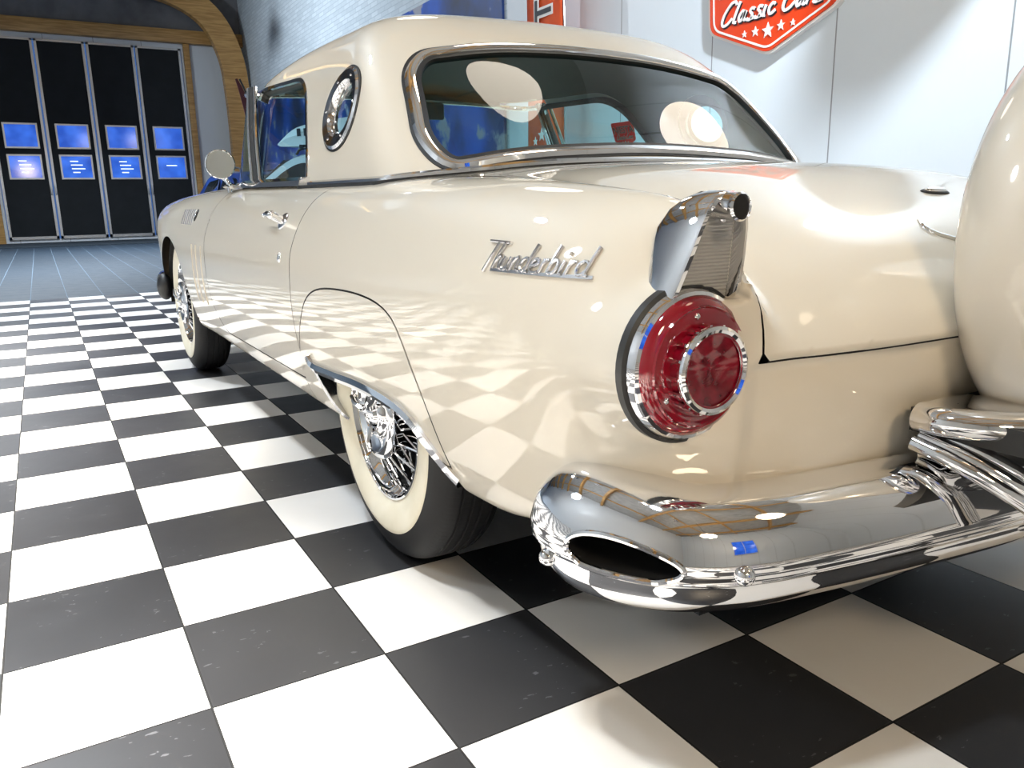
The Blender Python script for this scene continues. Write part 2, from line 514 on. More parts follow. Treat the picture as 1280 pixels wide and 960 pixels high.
    def ball(s, c, r, nu=20, nv=12, sc=(1, 1, 1)):
        V = [(c[0], c[1], c[2] + r * sc[2])]; F = []
        for j in range(1, nv):
            t = PI * j / nv
            for i in range(nu):
                p = 2 * PI * i / nu
                V.append((c[0] + r * sc[0] * math.sin(t) * math.cos(p), c[1] + r * sc[1] * math.sin(t) * math.sin(p), c[2] + r * sc[2] * math.cos(t)))
        V.append((c[0], c[1], c[2] - r * sc[2])); e = len(V) - 1
        for i in range(nu):
            j = (i + 1) % nu
            F.append((0, 1 + i, 1 + j))
            for q in range(nv - 2): F.append((1 + q * nu + i, 1 + (q + 1) * nu + i, 1 + (q + 1) * nu + j, 1 + q * nu + j))
            F.append((1 + (nv - 2) * nu + i, e, 1 + (nv - 2) * nu + j))
        return s.add(V, F)
    def mirror(s):
        n = len(s.V); s.V = [(-x, y, z) for x, y, z in s.V]; s.F = [tuple(f[::-1]) for f in s.F]; return s
    def make(s, name, m, parent=None, smooth=True, sharp=40, **k):
        return build(name, s.V, s.F, m, parent, smooth, None, sharp=sharp, **k)
def circ(r, n=10, sx=1, sy=1): return [(r * sx * math.cos(2 * PI * i / n), r * sy * math.sin(2 * PI * i / n)) for i in range(n)]
def both(fn):
    for s in (-1, 1): fn(s)
def copy_tree(o, parent=None):
    c = o.copy(); COL.objects.link(c)
    if parent is not None: c.parent = parent
    for ch in [q for q in bpy.data.objects if q.parent == o]: copy_tree(ch, c)
    return c

# ------------------------------------------------------------------ the hall
def floor_mat():
    m, nt, b, N, L = mat('chequered_floor_tiles')
    g = N.new('ShaderNodeNewGeometry'); sp = N.new('ShaderNodeSeparateXYZ'); L.new(g.outputs['Position'], sp.inputs[0])
    def M(op, a, c=None, d=None):
        n = N.new('ShaderNodeMath'); n.operation = op
        for i, v in enumerate((a, c, d)):
            if v is None: continue
            if isinstance(v, (int, float)): n.inputs[i].default_value = v
            else: L.new(v, n.inputs[i])
        return n.outputs[0]
    def mix(f, a, c):
        n = N.new('ShaderNodeMix'); n.data_type = 'RGBA'; L.new(f, n.inputs['Factor'])
        for k, v in (('A', a), ('B', c)):
            s = [i for i in n.inputs if i.name == k and i.type == 'RGBA'][0]
            if isinstance(v, tuple): s.default_value = (*v, 1)
            else: L.new(v, s)
        return [o for o in n.outputs if o.type == 'RGBA'][0]
    i = M('DIVIDE', M('SUBTRACT', sp.outputs[0], GX), TILE); j = M('DIVIDE', M('SUBTRACT', sp.outputs[1], GY), TILE)
    fi, fj = M('FLOOR', i), M('FLOOR', j)
    par = M('FLOORED_MODULO', M('ADD', fi, fj), 2.0)               # 0 light, 1 dark
    ri, rj = M('FRACT', i), M('FRACT', j)
    ed = M('MINIMUM', M('MINIMUM', ri, M('SUBTRACT', 1.0, ri)), M('MINIMUM', rj, M('SUBTRACT', 1.0, rj)))
    joint = M('LESS_THAN', ed, .0065)
    edi = M('LESS_THAN', M('MINIMUM', ri, M('SUBTRACT', 1.0, ri)), .009)
    far = M('GREATER_THAN', j, 24.0)
    cb = N.new('ShaderNodeCombineXYZ'); L.new(fi, cb.inputs[0]); L.new(fj, cb.inputs[1])
    wn = N.new('ShaderNodeTexWhiteNoise'); wn.noise_dimensions = '2D'; L.new(cb.outputs[0], wn.inputs['Vector'])
    ns = N.new('ShaderNodeTexNoise'); ns.inputs['Scale'].default_value = 7; ns.inputs['Detail'].default_value = 6
    L.new(g.outputs['Position'], ns.inputs['Vector'])
    # light grey scuffs on the dark tiles
    mp = N.new('ShaderNodeMapping'); mp.inputs['Scale'].default_value = (38, 75, 1); mp.inputs['Rotation'].default_value = (0, 0, .5)
    L.new(g.outputs['Position'], mp.inputs[0])
    sc = N.new('ShaderNodeTexNoise'); sc.inputs['Scale'].default_value = 1; sc.inputs['Detail'].default_value = 3; L.new(mp.outputs[0], sc.inputs[0])
    scuff = M('MULTIPLY', M('MULTIPLY', M('GREATER_THAN', sc.outputs['Fac'], .66), M('GREATER_THAN', ns.outputs['Fac'], .53)), .28)
    dark = mix(wn.outputs['Value'], (.024, .024, .026), (.034, .034, .036))
    dark = mix(scuff, dark, (.30, .30, .32))
    light = mix(wn.outputs['Value'], (.78, .745, .69), (.84, .815, .78))
    lightn = mix(M('MULTIPLY', M('SUBTRACT', ns.outputs['Fac'], .35), .55), light, (.72, .66, .58))
    chk = mix(par, lightn, dark)
    chk = mix(joint, chk, (.012, .012, .012))
    slate = mix(ns.outputs['Fac'], (.008, .017, .027), (.016, .030, .046))
    slate = mix(edi, slate, (.12, .17, .22))
    col = mix(far, chk, slate)
    L.new(col, b.inputs['Base Color'])
    rg = M('ADD', M('ADD', M('MULTIPLY', ns.outputs['Fac'], .18), .26), M('MULTIPLY', far, .28))
    L.new(M('ADD', rg, M('MULTIPLY', joint, .4)), b.inputs['Roughness'])
    b.inputs['Specular IOR Level'].default_value = .45
    bp = N.new('ShaderNodeBump'); bp.inputs['Strength'].default_value = .5; bp.inputs['Distance'].default_value = .0025
    L.new(M('SUBTRACT', 1.0, joint), bp.inputs['Height']); L.new(bp.outputs[0], b.inputs['Normal'])
    return m
def panel_mat(name, col, period, axis, groove=.012, ribs=True):
    """white sandwich panels with seams and fine ribs"""
    m, nt, b, N, L = mat(name)
    g = N.new('ShaderNodeNewGeometry'); sp = N.new('ShaderNodeSeparateXYZ'); L.new(g.outputs['Position'], sp.inputs[0])
    def M(op, a, c=None):
        n = N.new('ShaderNodeMath'); n.operation = op
        for i, v in enumerate((a, c)):
            if v is None: continue
            if isinstance(v, (int, float)): n.inputs[i].default_value = v
            else: L.new(v, n.inputs[i])
        return n.outputs[0]
    c = sp.outputs[axis]
    f = M('FRACT', M('DIVIDE', M('SUBTRACT', c, period[0]), period[1]))
    d = M('MINIMUM', f, M('SUBTRACT', 1.0, f))
    seam = M('LESS_THAN', d, groove / period[1] / 2)
    mx = N.new('ShaderNodeMix'); mx.data_type = 'RGBA'; L.new(seam, mx.inputs['Factor'])
    mx.inputs[6].default_value = (*col, 1); mx.inputs[7].default_value = tuple(v * .38 for v in col) + (1,)
    L.new(mx.outputs[2], b.inputs['Base Color'])
    rib = M('SINE', M('MULTIPLY', c, 2 * PI / .05))
    h = M('ADD', M('MULTIPLY', rib, .12 if ribs else 0), M('MULTIPLY', seam, -2.0))
    bp = N.new('ShaderNodeBump'); bp.inputs['Strength'].default_value = .35; bp.inputs['Distance'].default_value = .002
    L.new(h, bp.inputs['Height']); L.new(bp.outputs[0], b.inputs['Normal'])
    b.inputs['Roughness'].default_value = .38
    return m
def brick_mat():
    m, nt, b, N, L = mat('white_painted_brick')
    g = N.new('ShaderNodeNewGeometry'); sp = N.new('ShaderNodeSeparateXYZ'); L.new(g.outputs['Position'], sp.inputs[0])
    cb = N.new('ShaderNodeCombineXYZ'); L.new(sp.outputs[1], cb.inputs[0]); L.new(sp.outputs[2], cb.inputs[1])
    t = N.new('ShaderNodeTexBrick'); t.inputs['Scale'].default_value = 1; t.inputs['Brick Width'].default_value = .30
    t.inputs['Row Height'].default_value = .078; t.inputs['Mortar Size'].default_value = .006
    t.inputs['Color1'].default_value = (.46, .52, .56, 1); t.inputs['Color2'].default_value = (.55, .61, .65, 1); t.inputs['Mortar'].default_value = (.38, .44, .49, 1)
    L.new(cb.outputs[0], t.inputs['Vector']); L.new(t.outputs['Color'], b.inputs['Base Color'])
    bp = N.new('ShaderNodeBump'); bp.inputs['Strength'].default_value = .6; bp.inputs['Distance'].default_value = .006; bp.invert = True
    L.new(t.outputs['Fac'], bp.inputs['Height']); L.new(bp.outputs[0], b.inputs['Normal'])
    b.inputs['Roughness'].default_value = .7
    return m
PANEL = panel_mat('white_wall_panels', (.68, .735, .78), (2.66, 1.30), 1)
PANELX = panel_mat('white_end_panels', (.62, .66, .69), (.3, 1.1), 0)
CEIL = noisy('grey_ceiling_boards', (.30, .30, .295), (.37, .37, .36), 3, .8)
TIMBER = noisy('glulam_timber', (.36, .19, .055), (.55, .32, .11), 2.2, .45, (1, 1, 14), bump=.1)
DOORBLACK = noisy('black_door_sheet', (.0025, .005, .007), (.005, .008, .011), 4, .75)
ALU = simple('aluminium_edge', (.52, .53, .54), .35, .9)
DUSK = noisy('dusk_blue_pane', (.02, .10, .55), (.05, .20, .85), 2.0, .1)
def dusk():
    m, nt, b, N, L = mat('dusk_sky_pane')
    c = N.new('ShaderNodeTexCoord'); t = N.new('ShaderNodeTexNoise'); t.inputs['Scale'].default_value = 2.2
    L.new(c.outputs['Object'], t.inputs[0])
    r = N.new('ShaderNodeValToRGB'); r.color_ramp.elements[0].color = (.012, .085, .55, 1); r.color_ramp.elements[1].color = (.05, .20, .90, 1)
    r.color_ramp.elements[0].position = .35; r.color_ramp.elements[1].position = .7
    L.new(t.outputs['Fac'], r.inputs[0]); L.new(r.outputs[0], b.inputs['Emission Color']); b.inputs['Emission Strength'].default_value = 1.0
    b.inputs['Base Color'].default_value = (.01, .02, .05, 1); b.inputs['Roughness'].default_value = .08
    return m
DUSK = dusk()
HZ = 6.6
def slab(name, a, b, m, **k):
    return tag(MB().box(a, b).make(name, m, smooth=False), kind='structure', **k)
slab('floor', (XL, YB, -.12), (XR + .3, YF + .3, 0), floor_mat())
slab('ceiling', (XL - .3, YB - .3, HZ), (XR + .3, YF + .3, HZ + .2), CEIL)
slab('wall_right', (XR, YB, 0), (XR + .3, 7.55, HZ), PANEL)
slab('wall_right', (XR, 7.55, 0), (XR + .3, YF + .3, HZ), brick_mat(), label='white brick stretch of the long wall behind the mural', )
slab('wall_left', (XL - .3, YB, 0), (XL, YF, HZ), PANELX)
slab('wall_near', (XL - .3, YB - .3, 0), (XR + .3, YB, HZ), PANELX)
DX0, DX1, DZ0, DZ1 = -2.14, 2.34, .10, 4.86
fw = MB()
fw.box((XL, YF, 0), (DX0, YF + .3, 5.3)); fw.box((DX1, YF, 0), (XR, YF + .3, 5.3)); fw.box((DX0, YF, DZ1), (DX1, YF + .3, 5.3)); fw.box((DX0, YF, 0), (DX1, YF + .3, DZ0))
tag(fw.make('wall_far', PANELX, smooth=False), kind='structure')
slab('wall_far', (XL, YF, 5.3), (XR, YF + .3, HZ), noisy('dark_grey_gable', (.13, .132, .14), (.17, .172, .18), 3, .8))
slab('trim_2', (XL, 19.2, 0), (XR, YF, .018), noisy('dark_entrance_mat', (.010, .018, .026), (.018, .03, .042), 40, .9))
# folding industrial door: four leaves
lw = (DX1 - DX0) / 4
for k in range(4):
    x0 = DX0 + k * lw + .02; x1 = DX0 + (k + 1) * lw - .02
    d = MB().box((x0, YF - .02, DZ0), (x1, YF + .06, DZ1), .006).make('door_%d' % (k + 1), DOORBLACK)
    tag(d, 'black folding door leaf with two small blue windows', kind='structure')
    e = MB()
    e.box((x0, YF - .045, DZ0), (x0 + .055, YF - .021, DZ1)); e.box((x1 - .055, YF - .045, DZ0), (x1, YF - .021, DZ1))
    e.box((x0, YF - .045, DZ0), (x1, YF - .021, DZ0 + .07)); e.box((x0, YF - .045, DZ1 - .05), (x1, YF - .021, DZ1))
    e.make('edge_strip', ALU, d, smooth=False)
    xc = (x0 + x1) / 2 + .03
    for zz in (1.60, 2.34):
        w, h = .33, .26
        f = MB()
        for a, c in (((xc - w - .04, zz - .04), (xc + w + .04, zz)), ((xc - w - .04, zz + 2 * h), (xc + w + .04, zz + 2 * h + .04)),
                     ((xc - w - .04, zz), (xc - w, zz + 2 * h)), ((xc + w, zz), (xc + w + .04, zz + 2 * h))):
            f.box((a[0], YF - .05, a[1]), (c[0], YF - .021, c[1]))
        f.make('window_frame', ALU, d, smooth=False)
        MB().box((xc - w, YF - .034, zz), (xc + w, YF - .022, zz + 2 * h)).make('window_pane', DUSK, d, smooth=False)
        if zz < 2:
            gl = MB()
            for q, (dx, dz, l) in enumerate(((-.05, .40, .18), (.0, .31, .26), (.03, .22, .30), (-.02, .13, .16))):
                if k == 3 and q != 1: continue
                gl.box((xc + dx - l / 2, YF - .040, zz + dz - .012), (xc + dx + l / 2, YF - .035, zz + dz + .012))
            gl.make('pane_bars', simple('emissive_white', (.8, .85, .9), .5, emis=(.8, .9, 1), es=1.2), d, smooth=False)  # white emissive bars laid on the face of the pane
    hx = x1 - .03 if k % 2 == 0 else x0 + .03
    MB().box((hx - .02, YF - .10, 1.18), (hx + .02, YF - .045, 1.42), .01).make('door_handle', ALU, d)
# timber frame
def beam(name, V0, V1, m=TIMBER, **k): return tag(MB().box(V0, V1, .015).make(name, m), kind='structure', **k)
beam('trim_3', (XL, YF - .22, 4.98), (XR, YF - .001, 5.30))
beam('trim_4', (DX0 - .30, YF - .16, 0), (DX0 - .06, YF - .001, 4.98)); beam('trim_5', (DX1 + .05, YF - .12, 0), (DX1 + .20, YF - .001, 4.98))
def arch(name, y, w=.22):
    # curved glued-laminated frame: leg on the right wall bending into the roof
    p = [(XR - .34, 0), (XR - .34, 2.0), (XR - .36, 3.6), (XR - .48, 4.7), (XR - .95, 5.6), (XR - 1.9, 6.12), (XR - 3.2, 6.26)]
    C = crom([(x, y, z) for x, z in p], 6)
    L_ = MB().sweep(C, [(-w / 2, -.30), (w / 2, -.30), (w / 2, .30), (-w / 2, .30)])
    return tag(L_.make(name, TIMBER, smooth=False), kind='structure')
arch('trim_6', 21.2, .26)
for k, y in enumerate(np.arange(YB + 1.4, 19.5, 2.7)):
    beam('trim_%d' % (7 + k), (XL, y - .11, HZ - .42), (XR, y + .11, HZ - .001))
for k, x in enumerate((-5.2, -2.6, 0.0, 2.5)):
    beam('trim_%d' % (20 + k), (x - .07, YB, HZ - .22), (x + .07, YF, HZ - .002))
# ------------------------------------------------------------------ the car
CAR = empty('classic_car', (0, 0, 0), math.radians(0.3),
            label='cream two-seat classic car with porthole hardtop and chrome bumpers on the chequered floor', cat='car')
def surf(name, S, V, F, m, label=None, flip=False, off=None):
    if off is not None: V = S.project(V, off)
    n = S.normal(V)
    if flip: F = [f[::-1] for f in F]; n = -n
    return build(name, V, F, m, CAR, True, n, label=label)

BV, BF = BODY.mesh((-.96, .96), (-1.06, 3.56), (.20, .98), .015)

# outlines in (y, z) on the car's side
WHEEL_REAR = crom([(.22, .15), (.27, .27), (.345, .345), (.40, .398), (.25, .402), (.05, .413), (-.10, .410), (-.20, .392), (-.27, .345), (-.335, .300), (-.338, .24), (-.335, .18), (-.31, .14), (0, .13)], 5, True)
FW = 2.64
WHEEL_FRONT = np.array([(FW + .40 * math.cos(t) * (1.0 if math.cos(t) < 0 else 1.05), .34 + .335 * math.sin(t)) for t in np.linspace(0, PI, 40)] + [(FW - .42, .1), (FW + .44, .1)])
DOOR = roundpoly([(.50, .345), (1.60, .335), (1.72, .43), (1.735, 1.1), (.50, 1.1)], [.05, .06, .08, .01, .01])
SKIRT = crom([(.535, .36), (.50, .43), (.43, .52), (.355, .585), (.24, .617), (.05, .628), (-.10, .622), (-.185, .60), (-.232, .56), (-.27, .50), (-.296, .44), (-.316, .37), (-.333, .30), (-.336, .24), (-.33, .18), (-.2, .16), (.3, .17), (.5, .28)], 5, True)
gw1, gw2, gdoor, gskirt = sdpoly(WHEEL_REAR), sdpoly(WHEEL_FRONT), sdpoly(DOOR), sdpoly(SKIRT)
COCK = sdpoly(roundpoly([(.62, .24), (.62, 1.74), (.50, 1.96), (-.50, 1.96), (-.62, 1.74), (-.62, .24)], .06))
def yz(P): return P[:, 1:]
def xy(P): return P[:, :2]
def g_wheels(P): return np.maximum(np.minimum(gw1(yz(P)), gw2(yz(P))), .52 - np.abs(P[:, 0]))
def g_cock(P): return np.maximum(COCK(xy(P)), .75 - P[:, 2])
def g_door(P): return np.maximum(gdoor(yz(P)), .55 - np.abs(P[:, 0]))
def g_skirt(P): return np.maximum(gskirt(yz(P)), .60 - np.abs(P[:, 0]))
BOOT = sdpoly(roundpoly([(.668, -1.3), (.668, -.4), (.655, -.02), (-.655, -.02), (-.668, -.4), (-.668, -1.3)], [.01, .2, .10, .10, .2, .01]))
def g_boot(P): return np.maximum(BOOT(xy(P)), .600 - P[:, 2])
GAP = .0022
V, F = clip(BV, BF, lambda P: -g_wheels(P)); V, F = clip(V, F, lambda P: -g_cock(P))
base = (V, F)
V, F = clip(*base, lambda P: -(g_door(P) - GAP)); V, F = clip(V, F, lambda P: -(g_skirt(P) - GAP)); V, F = clip(V, F, lambda P: -(g_boot(P) - GAP))
surf('body_shell', BODY, V, F, PAINT)
V, F = clip(*base, lambda P: g_boot(P) + GAP * .4); surf('trunk_lid', BODY, V, F, PAINT)
doors = {}; skirts = {}
for sgn in (-1, 1):
    half = clip(*base, lambda P: P[:, 0] * -sgn + .3)
    V, F = clip(*half, lambda P: g_door(P) + GAP); doors[sgn] = surf('door', BODY, V, F, PAINT)
    V, F = clip(*half, lambda P: g_skirt(P) + GAP); skirts[sgn] = surf('fender_skirt', BODY, V, F, PAINT)
def side_path(poly, sgn, off=0., step=.02, closed=True, S=BODY):
    """a (y, z) outline laid on the car's side"""
    Q = resample(poly, step, closed)
    P = np.c_[np.full(len(Q), sgn * 1.4), Q]
    H, ok = S.hit(P, (-sgn, 0, 0), 1.2, 240, off)
    return H[ok]
def seam(name, poly, sgn, parent, z0=.30, closed=True):
    H = side_path(poly, sgn, -.009, .02, closed)
    H = H[H[:, 2] > z0]
    if len(H) > 4: MB().tube(H, .0075, 6).make(name, BLACK, parent)  # black tube behind the panel gap stands in for its shade
for sgn in (-1, 1):
    seam('door_gap_shade', roundpoly([(.50, .93), (.50, .345), (1.60, .335), (1.72, .43), (1.735, .93)], [.01, .05, .06, .08, .01])[7:-7], sgn, doors[sgn], closed=False)
    k = 5 * 13 + 1
    seam('skirt_gap_shade', np.vstack([SKIRT[-2:], SKIRT[:k]]), sgn, skirts[sgn], .33, closed=False)
    # wheel-opening moulding along the skirt's lower edge
    tr = crom([(.425, .428), (.398, .404), (.25, .408), (.05, .419), (-.10, .416), (-.20, .398), (-.27, .351), (-.325, .312), (-.345, .300)], 8)
    H = side_path(tr, sgn, .000, .015, False)
    MB().sweep(H, [(-.014, -.006), (-.012, .008), (0, .013), (.012, .008), (.014, -.006)][::int(sgn)], normals=np.tile([sgn, 0, -.15], (len(H), 1))).make('arch_molding', CHROME, skirts[sgn])
    b = MB()   # bracket and flange at the front end of the opening
    b.sweep(side_path(crom([(.405, .392), (.352, .338), (.30, .30), (.262, .262)], 5), sgn, -.012, .012, False), [(-.016, -.004), (.016, -.004), (.016, .006), (-.016, .006)])
    b.make('arch_flange', DULLCHROME, skirts[sgn])
# dark strip under the lid gap, stands in for its shade
q = []
for x, y in resample(roundpoly([(.668, -.915), (.668, -.4), (.655, -.02), (-.655, -.02), (-.668, -.4), (-.668, -.915)], [.0, .2, .10, .10, .2, .0])[7:-7], .03):
    q.append((x, y, 1.2))
Hq, ok = BODY.hit(np.array(q), (0, 0, -1), .9, 300, -.009)
gap_tr = MB().tube(Hq[ok], .0075, 6)
q = np.array([(x, -1.3, .600) for x in np.linspace(-.652, .652, 50)]); Hq, ok = BODY.hit(q, (0, 1, 0), .6, 300, -.009)
gap_tr.tube(Hq[ok], .007, 6); gap_tr.make('lid_gap_shade', BLACK, CAR)
# wheel wells and underbody
for sgn in (-1, 1):
    for poly, yc in ((WHEEL_REAR, 0), (WHEEL_FRONT, FW)):
        pts = resample(np.array([(p[0], max(p[1], .16)) for p in poly]), .03, True)
        w = MB(); n = len(pts)
        c = pts.mean(0); pts = c + (pts - c) * 1.02
        if yc == 0: pts = np.array([(.40 * math.cos(t), .36 + .33 * math.sin(t)) for t in np.linspace(-.06, PI + .06, 30)]); n = len(pts)
        if yc: pts = np.array([(FW + .415 * math.cos(t), max(.30, .345 + .335 * math.sin(t))) for t in np.linspace(-.1, PI + .1, 30)]); n = len(pts)
        xs = (.815 if yc == 0 else .862, .50)
        Vv = [(sgn * xs[0], *p) for p in pts] + [(sgn * xs[1], *p) for p in pts]
        w.add(Vv, [(i, i + 1, i + 1 + n, i + n) for i in range(n - 1)] + [tuple(range(n, 2 * n))])
        w.make('wheel_well', UNDER, CAR, smooth=False)
ub = MB(); ub.box((-.66, -.80, .19), (.66, .30, .262)); ub.box((-.72, .42, .20), (.72, 2.2, .262)); ub.box((-.5, 2.1, .19), (.5, 3.2, .262))
ub.tube([(-.60, .3, .17), (.60, .3, .17)], .03); ub.tube([(-.3, 2.3, .17), (-.34, .5, .16), (-.36, -.5, .22)], .028); ub.tube([(-.7, 0, .34), (.7, 0, .34)], .045, 12); ub.tube([(-.7, FW, .32), (.7, FW, .32)], .035, 12)
ub.make('underbody', UNDER, CAR, smooth=False)
it = MB(); it.box((-.60, .26, .30), (.60, 1.95, .34)); it.box((-.60, .22, .30), (.60, .26, .86)); it.box((-.60, 1.92, .30), (.60, 1.95, .84))
it.make('cabin_floor', VINYL, CAR, smooth=False)
s = MB()
for x0, x1 in ((-.56, -.01), (.01, .56)):
    s.box((x0, .62, .36), (x1, 1.12, .56), .05); s.box((x0, .44, .40), (x1, .62, .865), .06)
s.make('bench_seat', VINYL, CAR)
MB().prism([(1.72, .60), (1.70, .84), (1.76, .90), (2.0, .905), (2.0, .60)], 'x', -.60, .60).make('dashboard', DASH, CAR, smooth=False)
sw = MB(); a = np.linspace(0, 2 * PI, 41)[:-1]
ring = np.array([(-.33 + .20 * math.cos(t), 1.40 + .085 * math.sin(t) * .6, .875 + .19 * math.sin(t)) for t in a])
sw.tube(ring, .012, 8, closed=True)
for t in (0.3, PI - .3): sw.tube([(-.33, 1.44, .87), (-.33 + .2 * math.cos(t), 1.40 + .05 * math.sin(t), .875 + .19 * math.sin(t))], .009)
sw.tube([(-.33, 1.42, .875), (-.33, 1.72, .78)], .03); sw.ball((-.33, 1.41, .876), .04)
sw.make('steering_wheel', simple('blue_grey_rim', (.10, .22, .32), .3), CAR)
MB().box((-.12, 1.60, 1.155), (.12, 1.625, 1.225), .012).tube([(0, 1.62, 1.22), (0, 1.72, 1.29)], .008).make('interior_mirror', simple('grey_mirror_shell', (.22, .26, .26), .2), CAR)

# ---- hardtop
RV, RF = ROOF.mesh((-.86, .86), (-.06, 2.16), (.84, 1.42), .013)
RW = roundpoly([(-.605, .890), (-.630, .96), (-.585, 1.130), (-.530, 1.185), (-.30, 1.225), (0, 1.238), (.30, 1.225), (.530, 1.185), (.585, 1.130), (.630, .96), (.605, .890), (.40, .922), (0, .942), (-.40, .922)],
               [.05, .10, .12, .10, .2, .2, .2, .10, .12, .10, .05, .2, .2, .2], 8)
DW = roundpoly([(.815, .80), (.845, .95), (1.06, 1.215), (1.62, 1.238), (1.66, .80)], [.01, .25, .13, .02, .01], 8)
PORT = np.array([(.612 + .112 * math.cos(t), 1.068 + .088 * math.sin(t)) for t in np.linspace(0, 2 * PI, 61)[:-1]])
grw, gdw, gport = sdpoly(RW), sdpoly(DW), sdpoly(PORT)
def g_rw(P): return np.maximum(grw(P[:, [0, 2]]), P[:, 1] - .62)
def g_dw(P): return np.maximum(gdw(yz(P)), .40 - np.abs(P[:, 0]))
def g_port(P): return np.maximum(gport(yz(P)), .40 - np.abs(P[:, 0]))
def g_front(P): return np.maximum(1.60 - P[:, 1], P[:, 2] - (1.262 + .05 * (1 - sstep(P[:, 1], 1.6, 1.75)) * 0))
def g_base(P): return (H_(P[:, 1], np.minimum(np.abs(P[:, 0]), .78)) - .012) - P[:, 2]
def roof_open(P): return np.minimum(np.minimum(g_rw(P), g_dw(P)), np.minimum(g_port(P), g_front(P)))
def roof_cut(V, F):
    for g in (g_rw, g_dw, g_port, g_front): V, F = clip(V, F, lambda P: -g(P))
    return clip(V, F, g_base)
V, F = roof_cut(RV, RF)
surf('hardtop', ROOF, V, F, PAINT)
IV, IF = ROOF.mesh((-.86, .86), (-.06, 2.16), (.84, 1.42), .018, -.028)
V, F = IV, IF
for g in (g_rw, lambda P: g_dw(P) - .018, lambda P: g_port(P) - .010, g_front): V, F = clip(V, F, lambda P: -g(P))
V, F = clip(V, F, g_base)
n = ROOF.normal(V); build('headliner', V, [f[::-1] for f in F], HEADLINER, CAR, True, -n)
# glass lies 6 mm under the outer skin
def pane(name, g, m, sgn=0, off=-.007):
    V, F = clip(RV, RF, lambda P: g(P) - .006)
    if sgn: V, F = clip(V, F, lambda P: -sgn * P[:, 0])
    V = ROOF.project(V, off); return build(name, V, F, m, CAR, True, ROOF.normal(V))
rw = pane('rear_window', g_rw, WINDOW)
def trimpath(P2, kind, sgn=1, off=0., step=.012):
    Q = resample(P2, step, True)
    if kind == 'rear': H, ok = ROOF.hit(np.c_[Q[:, 0], np.full(len(Q), -.4), Q[:, 1]], (0, 1, 0), 1.4, 300, off)
    else: H, ok = ROOF.hit(np.c_[np.full(len(Q), sgn * 1.2), Q], (-sgn, 0, 0), 1.2, 300, off)
    return H[ok]
H = trimpath(RW, 'rear')
nn = ROOF.normal(H)
MB().sweep(H, [(-.014, -.010), (-.016, .004), (-.008, .012), (.004, .012), (.013, .006), (.016, -.010)], normals=nn, closed=True).make('window_molding', CHROME, rw)
MB().sweep(H, [(-.024, -.012), (-.024, .003), (.026, .003), (.026, -.012)], normals=nn, closed=True).make('window_gasket', SEAL, rw)
for sgn in (-1, 1):
    pn = pane('porthole_window', g_port, CLEAR, sgn, -.016)
    H = trimpath(PORT, 'side', sgn)
    nn = ROOF.normal(H)
    MB().sweep(H, [(-.020, -.02), (-.022, .004), (-.014, .009), (.012, .005), (.020, -.006), (.020, -.024)][::sgn], normals=nn, closed=True).make('porthole_frame', STEEL, pn)
    MB().sweep(H, [(-.028, -.004), (-.028, .002), (.0, .002), (.0, -.004)], normals=nn, closed=True).make('porthole_gasket', SEAL, pn)
    for t in range(0, 60, 10):
        i = int(t * len(H) / 60); MB().ball(H[i] + nn[i] * .006, .004, 8, 6).make('frame_screw', CHROME, pn)
    dw = pane('door_window', lambda P: np.maximum(g_dw(P), np.maximum(P[:, 1] - 1.605, .87 - P[:, 2])), CLEAR, sgn, -.020)
    H = trimpath(DW, 'side', sgn)
    k = (H[:, 2] > .88) & ~((H[:, 1] > 1.59) & (H[:, 2] < 1.2))
    i0 = int(np.argmin(np.where(k & (H[:, 1] < .9), H[:, 2], 9))); H = np.roll(H, -i0, 0); k = np.roll(k, -i0)
    if not k[1]: H = H[::-1]; H = np.roll(H, 1, 0); k = (H[:, 2] > .88) & ~((H[:, 1] > 1.59) & (H[:, 2] < 1.2))
    H = H[k]
    nn = ROOF.normal(H)
    MB().sweep(H, [(-.007, -.02), (-.008, .003), (.006, .003), (.010, -.02)], normals=nn).make('window_channel', CHROME, dw)
    MB().sweep(H, [(-.008, -.034), (-.008, -.006), (.007, -.008), (.007, -.034)], normals=nn).make('window_weatherstrip', SEAL, dw)
    # chrome sill and posts
    zs = np.linspace(.80, 1.66, 24)
    sill = np.array([(sgn * .735, y, H_(y, .735) + .004) for y in zs])
    MB().sweep(sill, [(-.030, -.006), (-.026, .010), (.012, .022), (.016, -.006)][::1]).make('window_sill', CHROME, dw)
    for y0, y1, r in ((1.47, 1.625, .008), (1.525, 1.68, .014), (1.575, 1.715, .010)):
        x0 = .712; x1 = .664
        MB().tube(crom([(sgn * x0, y0, .870), (sgn * (x0 * .5 + x1 * .5 + .006), (y0 + y1) / 2, 1.06), (sgn * x1, y1, 1.250)], 5), r, 8).make('window_post', CHROME if r < .012 else SEAL, dw)
